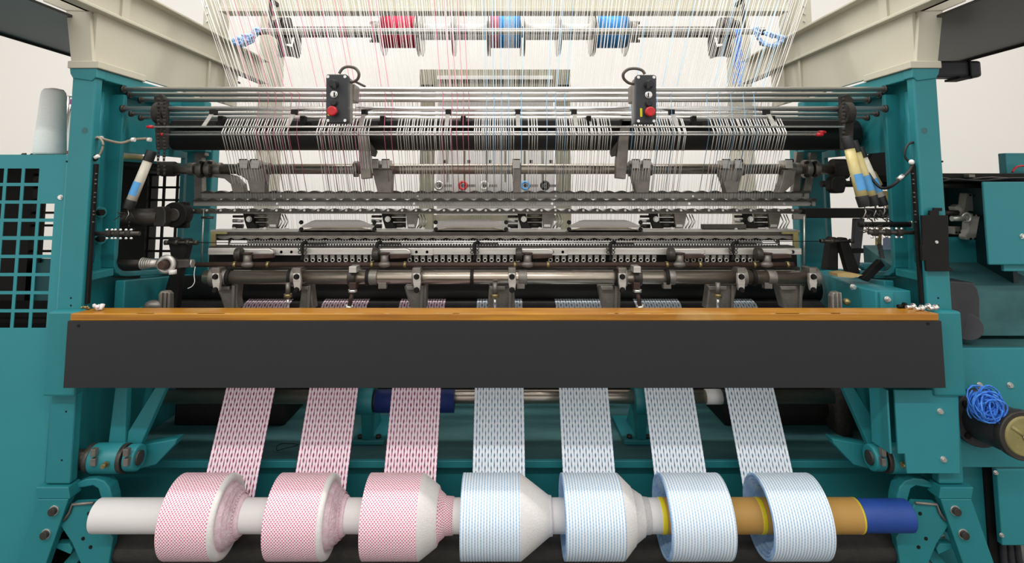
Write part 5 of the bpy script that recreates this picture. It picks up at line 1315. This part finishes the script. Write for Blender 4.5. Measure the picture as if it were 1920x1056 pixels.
# body: from far left end to near right end
A = W(1535, 506, 2.7); B = W(1642, 548, 2.26)
def slab(m, pts_top, h):
    n = len(pts_top); vs = [tuple(p) for p in pts_top]+[(p[0], p[1], p[2]-h) for p in pts_top]
    fs = [tuple(range(n)), tuple(range(2*n-1, n-1, -1))]+[((i+1) % n, i, i+n, (i+1) % n+n) for i in range(n)]
    m.add(vs, fs); return m
ztop = W(1642, 545, 2.24).z
obj('housing_body', slab(M(), [(1.475, 2.78, ztop), (1.545, 2.78, ztop), (1.545, 2.235, ztop), (1.411, 2.235, ztop), (1.396, 2.30, ztop)], 0.30), 'teal_panel', ab, 0.003)
for px, py, YY in ((1599, 538, 2.30), (1663, 561, 2.215)):
    if py > 550:
        m = M(); m.pbox(px-12, 549, px+14, 580, 2.222, 0.012); obj('cover_tab', m, 'teal_panel', ab, 0.002)
    obj('housing_bolt', bolt_m(px, py, 2.22 if py > 550 else 2.33, 4, 0.012, 8), 'steel_bright', ab)
t = tag(obj('rag_scrap', M().prism([(1570, 513), (1590, 511), (1618, 516), (1600, 521), (1571, 519)], 2.36, 0.06), 'tan_paper'), 'brown scrap of tape lying on the angled teal housing', 'scrap')
t = thing('inner_gusset', 'teal curved gusset behind the levers on the left', 'bracket', W(230, 560, 2.5))
obj('sill_web', M().prismx([(2.35, 1.18), (2.95, 1.12), (2.95, 0.9), (2.35, 0.9)], -1.56, -1.52), 'teal', t, 0.004)
obj('gusset', M().prism([(228, 540), (250, 545), (262, 580), (228, 580)], 2.45, 0.03), 'teal', t, 0.003)
obj('inner_wall', M().box(W(262, 540, 2.75).x, W(330, 540, 2.75).x, 2.75, 2.78, 0.8, 1.2), 'teal', t)
t = thing('inner_gusset', 'teal curved gusset behind the spring on the right', 'bracket', W(1680, 560, 2.5))
obj('sill_web', M().prismx([(2.35, 1.18), (2.95, 1.12), (2.95, 0.9), (2.35, 0.9)], 1.52, 1.56), 'teal', t, 0.004)
m = M().prism([(1612, 500), (1620, 494), (1660, 494), (1690, 520), (1690, 580), (1640, 580), (1640, 520)], 2.62, 0.04); obj('gusset', m, 'teal', t, 0.006)

tt = thing('black_guard', 'large black curved guard inside the upper right frame opening', 'guard', W(1665, 352, 2.6))
obj('guard', M().prism([(1672, 258), (1690, 272), (1702, 300), (1700, 352), (1620, 352), (1628, 300), (1645, 272)], 2.62, 0.03), 'iron_black', tt, 0.003)
# black cover plate on right post
t = thing('cover_plate', 'black stepped cover plate fixed on the right teal post', 'plate', W(1755, 508, 2.15))
obj('plate', M().prism([(1729, 404), (1744, 404), (1744, 395), (1752, 395), (1752, 390), (1767, 390), (1767, 396), (1761, 396), (1761, 404), (1778, 404), (1780, 500), (1788, 506), (1786, 509), (1738, 509), (1736, 489), (1730, 489), (1729, 460), (1731, 460)], 2.148, 0.012), 'iron_black', t, 0.001)
obj('plate_screw', bolt_m(1756, 454, 2.148, 2.2, 0.003, 10), 'steel', t)

# ================================================================ RIGHT CABINETS
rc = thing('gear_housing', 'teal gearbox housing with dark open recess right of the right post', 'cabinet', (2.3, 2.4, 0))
obj('recess_back', M().box(W(1760, 400, 2.75).x-0.1, W(1920, 400, 2.75).x+0.3, 2.75, 2.78, 0.9, W(0, 334, 2.75).z), 'shaded_teal', rc)
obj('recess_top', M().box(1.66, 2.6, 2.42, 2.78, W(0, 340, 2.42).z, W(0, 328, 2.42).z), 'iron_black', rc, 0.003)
obj('recess_side', M().box(2.10, 2.12, 2.42, 2.76, 0.95, W(0, 341, 2.42).z), 'shaded_teal', rc)
obj('recess_pipe', hbar(1740, 1850, 347, 2.55, 6, 18), 'steel_dark', rc)
obj('recess_sill', M().prismx([(2.40, 1.15), (2.77, 1.28), (2.77, 0.95), (2.40, 0.95)], 1.7, 2.2), 'teal_dusty', rc, 0.004)
for (poly, YY) in (([(1812, 362), (1828, 364), (1828, 372), (1826, 396), (1816, 396), (1808, 408), (1806, 404)], 2.6), ([(1818, 400), (1838, 404), (1836, 414), (1830, 448), (1812, 450), (1810, 444), (1816, 430)], 2.55), ([(1790, 425), (1802, 425), (1802, 440), (1790, 440)], 2.62), ([(1790, 388), (1800, 383), (1806, 395), (1804, 405), (1796, 403)], 2.55)):
    obj('grey_casting', M().prism(poly, YY, 0.04), 'guide_bar', rc, 0.003)
for px, py in ((1819, 366), (1826, 367), (1826, 403), (1834, 404), (1820, 448), (1828, 448), (1793, 436), (1799, 436)): obj('casting_bolt', bolt_m(px, py, 2.55, 1.6, 0.004, 8), 'iron_black', rc)
obj('coupling', hbar(1784, 1808, 410, 2.53, 5, 14), 'steel_satin', rc); obj('coupling', hbar(1770, 1796, 399, 2.55, 5, 14), 'steel_dark', rc)
m = M(); m.torus(W(1812, 408, 2.53), 0.018, 0.007, 'y', 16, 8); obj('bearing_cap', m, 'steel_satin', rc)
cv = thing('cover_box', 'plain teal cover box at the right edge', 'cover', W(1890, 500, 2.3))
ya, yb = W(0, 341, 2.28).z, W(0, 497, 2.28).z
obj('cover', M().box(W(1849, 420, 2.28).x, 2.5, 2.28, 2.292, yb, ya), 'teal_panel', cv, 0.005)
obj('cover_bolt', bolt_m(1916, 443, 2.28, 3.5, 0.01, 8), 'steel_bright', cv)
m = M(); m.box(W(1882, 497, 2.3).x, 2.5, 2.3, 2.315, W(0, 509, 2.3).z, yb+0.001); obj('lower_step', m, 'teal_panel', cv, 0.003)
t = thing('cable_tray', 'dark cable rail with loose cables along the top of the right housing', 'rail', W(1840, 340, 2.35))
obj('rail', M().box(1.68, 2.6, 2.40, 2.5, W(0, 335, 2.4).z, W(0, 325, 2.4).z), 'iron_black', t, 0.003)
obj('cable', M().tube(sm([W(1766, 340, 2.36), W(1790, 336, 2.36), W(1840, 339, 2.36), W(1900, 334, 2.36), W(1960, 336, 2.36)]), 0.004, 8), 'rubber', t)
obj('cable', M().tube(sm([W(1766, 333, 2.37), W(1800, 338, 2.37), W(1860, 333, 2.37), W(1950, 339, 2.37)]), 0.004, 8), 'steel_dark', t)
m = M(); m.pbox(1817, 327, 1829, 333, 2.36, 0.03); obj('junction', m, 'steel_cast', t, 0.002)
t = thing('small_box', 'small dark teal box standing on the right housing', 'box', W(1905, 325, 2.5))
m = M(); m.pbox(1885, 287, 1990, 326, 2.5, 0.04); obj('body', m, 'teal', t, 0.004)
obj('pink_cord', M().tube(sm([W(1898, 323, 2.47), W(1905, 314, 2.47), W(1918, 311, 2.47), W(1930, 316, 2.47)]), 0.004, 8), 'red_tip', t)
lb = thing('lower_cabinet', 'large teal cabinet at the lower right', 'cabinet', (2.3, 2.3, 0))
YF = 2.28
zt2 = W(0, 653, YF).z
obj('front_panel', M().box(1.655, 2.7, YF, YF+0.02, W(0, 877, YF).z, zt2), 'teal_panel', lb, 0.003)
obj('top_panel', M().box(1.655, 2.7, YF+0.002, 2.62, zt2-0.014, zt2-0.001), 'teal_dusty', lb)
obj('upper_back', M().box(1.75, 2.7, 2.6, 2.62, zt2-0.02, 1.33), 'teal', lb)
obj('upper_column', M().box(W(1884, 580, 2.5).x, 2.7, 2.5, 2.6, zt2-0.01, W(0, 505, 2.5).z), 'teal', lb, 0.004)
for a_, b_ in (((1830, 546), (1880, 556)), ((1880, 556), (1886, 634))):
    obj('door_seam', M().tube([W(*a_, 2.498 if a_[0] > 1879 else 2.595), W(*b_, 2.498 if b_[0] > 1879 else 2.595)], 0.004, 6), 'iron_black', lb)
for px, py in ((1836, 722), (1893, 722)): obj('panel_bolt', bolt_m(px, py, YF, 4, 0.01, 8), 'steel_bright', lb)
obj('kick_panel', M().box(1.655, 1.86, YF+0.06, YF+0.08, 0.05, W(0, 877, YF).z), 'teal', lb)
obj('door_panel', M().box(W(1872, 950, YF).x, 2.7, YF-0.005, YF+0.02, W(0, 1022, YF).z, W(0, 879, YF).z), 'teal_panel', lb, 0.004)
obj('dark_gap', M().box(W(1850, 950, YF+0.05).x, W(1873, 950, YF+0.05).x, YF+0.05, YF+0.07, 0.1, W(0, 879, YF).z), 'iron_black', lb)
for px, py in ((1866, 886), (1877, 1003), (1767, 1006)): obj('panel_bolt', bolt_m(px, py, YF-0.006, 3, 0.008, 8), 'steel_bright', lb)
gp = thing('guard_plate', 'teal stepped guard plate on the lower right post', 'plate', W(1720, 890, 2.15))
obj('plate', M().prism([(1652, 728), (1830, 728), (1797, 742), (1797, 888), (1700, 888), (1697, 851), (1683, 851), (1678, 738), (1652, 738)] if False else
    [(1677, 732), (1797, 732), (1800, 888), (1701, 888), (1697, 851), (1684, 851)], 2.14, 0.008), 'teal_panel', gp, 0.001)
obj('side_return', M().prismx([(2.14, W(0, 732, 2.14).z), (2.24, W(0, 732, 2.14).z), (2.24, W(0, 851, 2.14).z), (2.14, W(0, 851, 2.14).z)], W(1684, 800, 2.14).x-0.035, W(1684, 800, 2.14).x-0.028), 'teal_panel', gp)
for px, py in ((1762, 771), (1768, 861)): obj('plate_bolt', bolt_m(px, py, 2.14, 4, 0.01, 8), 'steel_bright', gp)
mo = thing('black_motor', 'black motor block standing on the lower right cabinet', 'motor', W(1808, 640, 2.34))
obj('block', M().prism([(1778, 532), (1784, 527), (1826, 530), (1834, 542), (1838, 560), (1838, 608), (1835, 612), (1834, 638), (1778, 640)], 2.32, 0.16), 'motor', mo, 0.006)
obj('end_cover', M().cyl(W(1812, 612, 2.318), W(1812, 612, 2.33), 0.053, n=32), 'motor', mo, 0.002)
gm = thing('geared_motor', 'dark cylindrical motor with yellowed end cap pointing forward', 'motor', W(1850, 860, 2.1))
c0 = W(1838, 784, 2.26); c1 = W(1897, 823, 2.02)
obj('flange', M().cyl(c0+Vector((0, 0.018, 0)), c0+Vector((0, -0.01, 0)), 0.105, n=40), 'motor', gm, 0.003)
for an in (0.8, 2.4, 3.9, 5.4):
    p = c0+Vector((0.085*math.cos(an), -0.012, 0.085*math.sin(an))); obj('flange_bolt', M().cyl(p, p+Vector((0, -0.006, 0)), 0.012, n=6), 'iron_black', gm)
c1 = Vector((c0.x+0.012, 2.10, c0.z+0.004))
obj('body', M().cyl(c0, c1, 0.078, 0.078, 36), 'motor', gm, 0.004)
obj('end_rim', M().cyl(c1+Vector((0, 0.02, 0)), c1+Vector((0.0, -0.012, 0)), 0.084, n=36), 'steel_dark', gm, 0.004)
obj('yellow_cap', M().cyl(c1, c1+Vector((0, -0.018, 0)), 0.072, 0.066, 36), 'tape_glue', gm, 0.004)
for an, ln in ((2.5, 0.06), (5.6, 0.05)):
    obj('cap_tape', M().tube([c1+Vector((0, -0.017, 0)), c1+Vector((ln*math.cos(an), -0.017, ln*math.sin(an)))], 0.007, 5), 'tape_glue', gm)
obj('cap_hub', M().cyl(c1+Vector((0, -0.018, 0)), c1+Vector((0, -0.024, 0)), 0.012, n=14), 'steel', gm)
m = M(); random.seed(11)
cc = W(1848, 760, 2.12)
for k in range(60):
    R0 = random.uniform(0.014, 0.05); ax = Vector((random.gauss(0, 0.35), 1, random.gauss(0, 0.35))).normalized()
    e1 = ax.cross(Vector((0, 0, 1))).normalized(); e2 = ax.cross(e1); ctr = cc+Vector((random.gauss(0, .008), random.gauss(0, .012), random.gauss(0, .008)))
    s0 = random.uniform(0, 6.28); ln = random.uniform(3, 6)
    m.tube([ctr+(e1*math.cos(s0+ln*j/12)+e2*math.sin(s0+ln*j/12)*1.1)*R0*(1+0.05*math.sin(j)) for j in range(13)], 0.0028, 5)
for k in range(12):
    a_ = cc+Vector((0.03, 0, 0.0)); m.tube(sm([a_, a_+Vector((random.uniform(.01, .03), 0, random.uniform(-.05, 0))), a_+Vector((random.uniform(-.02, .05), 0, -0.08))], 3), 0.0014, 4)
tag(obj('blue_thread_bundle', m, 'thread_blue', kind='stuff'), 'tangled bundle of bright blue thread resting on the motor flange', 'thread', kind='stuff')
t = thing('cable', 'grey cable running from behind the blue thread to the right edge', 'cable', W(1880, 770, 2.2)); obj('cord', M().tube(sm([W(1868, 752, 2.2), W(1882, 766, 2.2), W(1905, 773, 2.2), W(1960, 790, 2.2)]), 0.006, 8), 'cable', t)
for k, px in enumerate((1880, 1893, 1906)):
    t = thing('hose', ['grey hose at the bottom right corner, left of three', 'grey hose at the bottom right corner, middle of three', 'curved grey hose at the bottom right corner, right of three'][k], 'hose', W(px, 1056, 2.3), 'hoses at the bottom right corner')
    p = W(px, 1020, 2.32); obj('hose_body', M().tube(sm([p+Vector((0, 0, 0.05)), p, p+Vector((0.01*k, 0, -0.1)), Vector((p.x+0.06*k, 2.3, 0.02))]), 0.012, 10), 'motor', t)

# ================================================================ WARP YARNS
random.seed(3)
def wpx(px, f): return CX+(px-CX)*f
mU = M(); mL = M()
# upper curtain: from beyond the top of the picture, over the cross beam, down to the rails
def ribbon(m, pts, w):
    """thin flat yarn: three sided prism along the points"""
    m.tube(pts, w, 3)
N_UP = 330
for k in range(N_UP):
    px = 436+(1458-436)*(k+random.uniform(-0.5, 0.5))/N_UP
    f = 1.10+random.uniform(-0.012, 0.012)
    r = random.choice((0.0008, 0.0010, 0.0012, 0.0015))
    Yt = 2.9+random.uniform(-0.05, 0.05)
    ribbon(mU, [W(wpx(px, f*1.06), -80, Yt), W(wpx(px, 1.0), 172, 2.46), W(wpx(px, 0.985), 216, 2.50)], r)
tag(obj('warp_yarn_curtain', mU, 'yarn_grey', kind='stuff'), 'dense curtain of fine white warp yarns above the rails', 'warp yarn', kind='stuff')
groups = [(413, 540, 24), (590, 692, 20), (742, 846, 20), (888, 965, 18), (990, 1010, 4), (1044, 1148, 22), (1190, 1290, 20), (1338, 1478, 26)]
for (x0, x1, n) in groups:
    for k in range(n):
        px = x0+(x1-x0)*(k+0.5+random.uniform(-0.25, 0.25))/n
        c = CX; r = 0.0021
        ribbon(mL, [W(wpx(px, 0.975), 220, 2.44), W(px, 249, 2.235)], r*1.35)
        ribbon(mL, [W(px, 249, 2.235), W(wpx(px, 0.985), 283, 2.36)], r)
        ribbon(mL, [W(wpx(px, 0.985), 283, 2.36), W(wpx(px, 0.955), 362, 2.72), W(wpx(px, 0.95), 396, 2.66)], 0.0014)
tag(obj('warp_yarn_sheet', mL, 'yarn_white', kind='stuff'), 'groups of white warp yarns running from the rails down to the guide bars', 'warp yarn', kind='stuff')
mF = M()
for k in range(230):
    px = 470+(1470-470)*(k+random.uniform(-0.5, 0.5))/230
    ribbon(mF, [W(wpx(px, 1.0), 284, 2.85), W(wpx(px, 0.985), 360, 2.86), W(wpx(px, 0.97), 430, 2.75)], 0.0006)
tag(obj('warp_yarn_veil', mF, 'yarn_grey', kind='stuff'), 'faint veil of finer yarns behind the rocker shaft', 'warp yarn', kind='stuff')
# single coloured yarns
ORD = ['first', 'second', 'third', 'fourth', 'fifth', 'sixth', 'seventh', 'eighth', 'ninth', 'tenth', 'eleventh', 'twelfth', 'thirteenth', 'fourteenth', 'fifteenth', 'sixteenth', 'seventeenth', 'eighteenth']
pinks = [480, 497, 512, 527, 541, 556, 602, 618, 640, 664, 672, 720, 733, 829, 846, 856, 868, 878]
blues = [912, 926, 940, 954, 978, 1026, 1043, 1060, 1186, 1236, 1262, 1330, 1352, 1376, 1400, 1420]
for lst, mt, nm in ((pinks, 'yarn_pink', 'pink'), (blues, 'yarn_blue', 'light blue')):
    for k, px in enumerate(lst):
        m = M()
        m.tube([W(wpx(px, 1.17), -60, 2.9), W(wpx(px, 1.02), 165, 2.42), W(wpx(px, 0.985), 176, 2.33), W(wpx(px, 1.0), 250, 2.225), W(wpx(px, 0.985), 284, 2.36), W(wpx(px, 0.95), 362, 2.72)], 0.0013, 4)
        o = obj('warp_yarn', m, mt)
        tag(o, '%s single %s warp yarn from the left, among the white ones' % (ORD[k], nm), 'yarn', 'single %s warp yarns' % nm)
print('objects', len(bpy.data.objects))
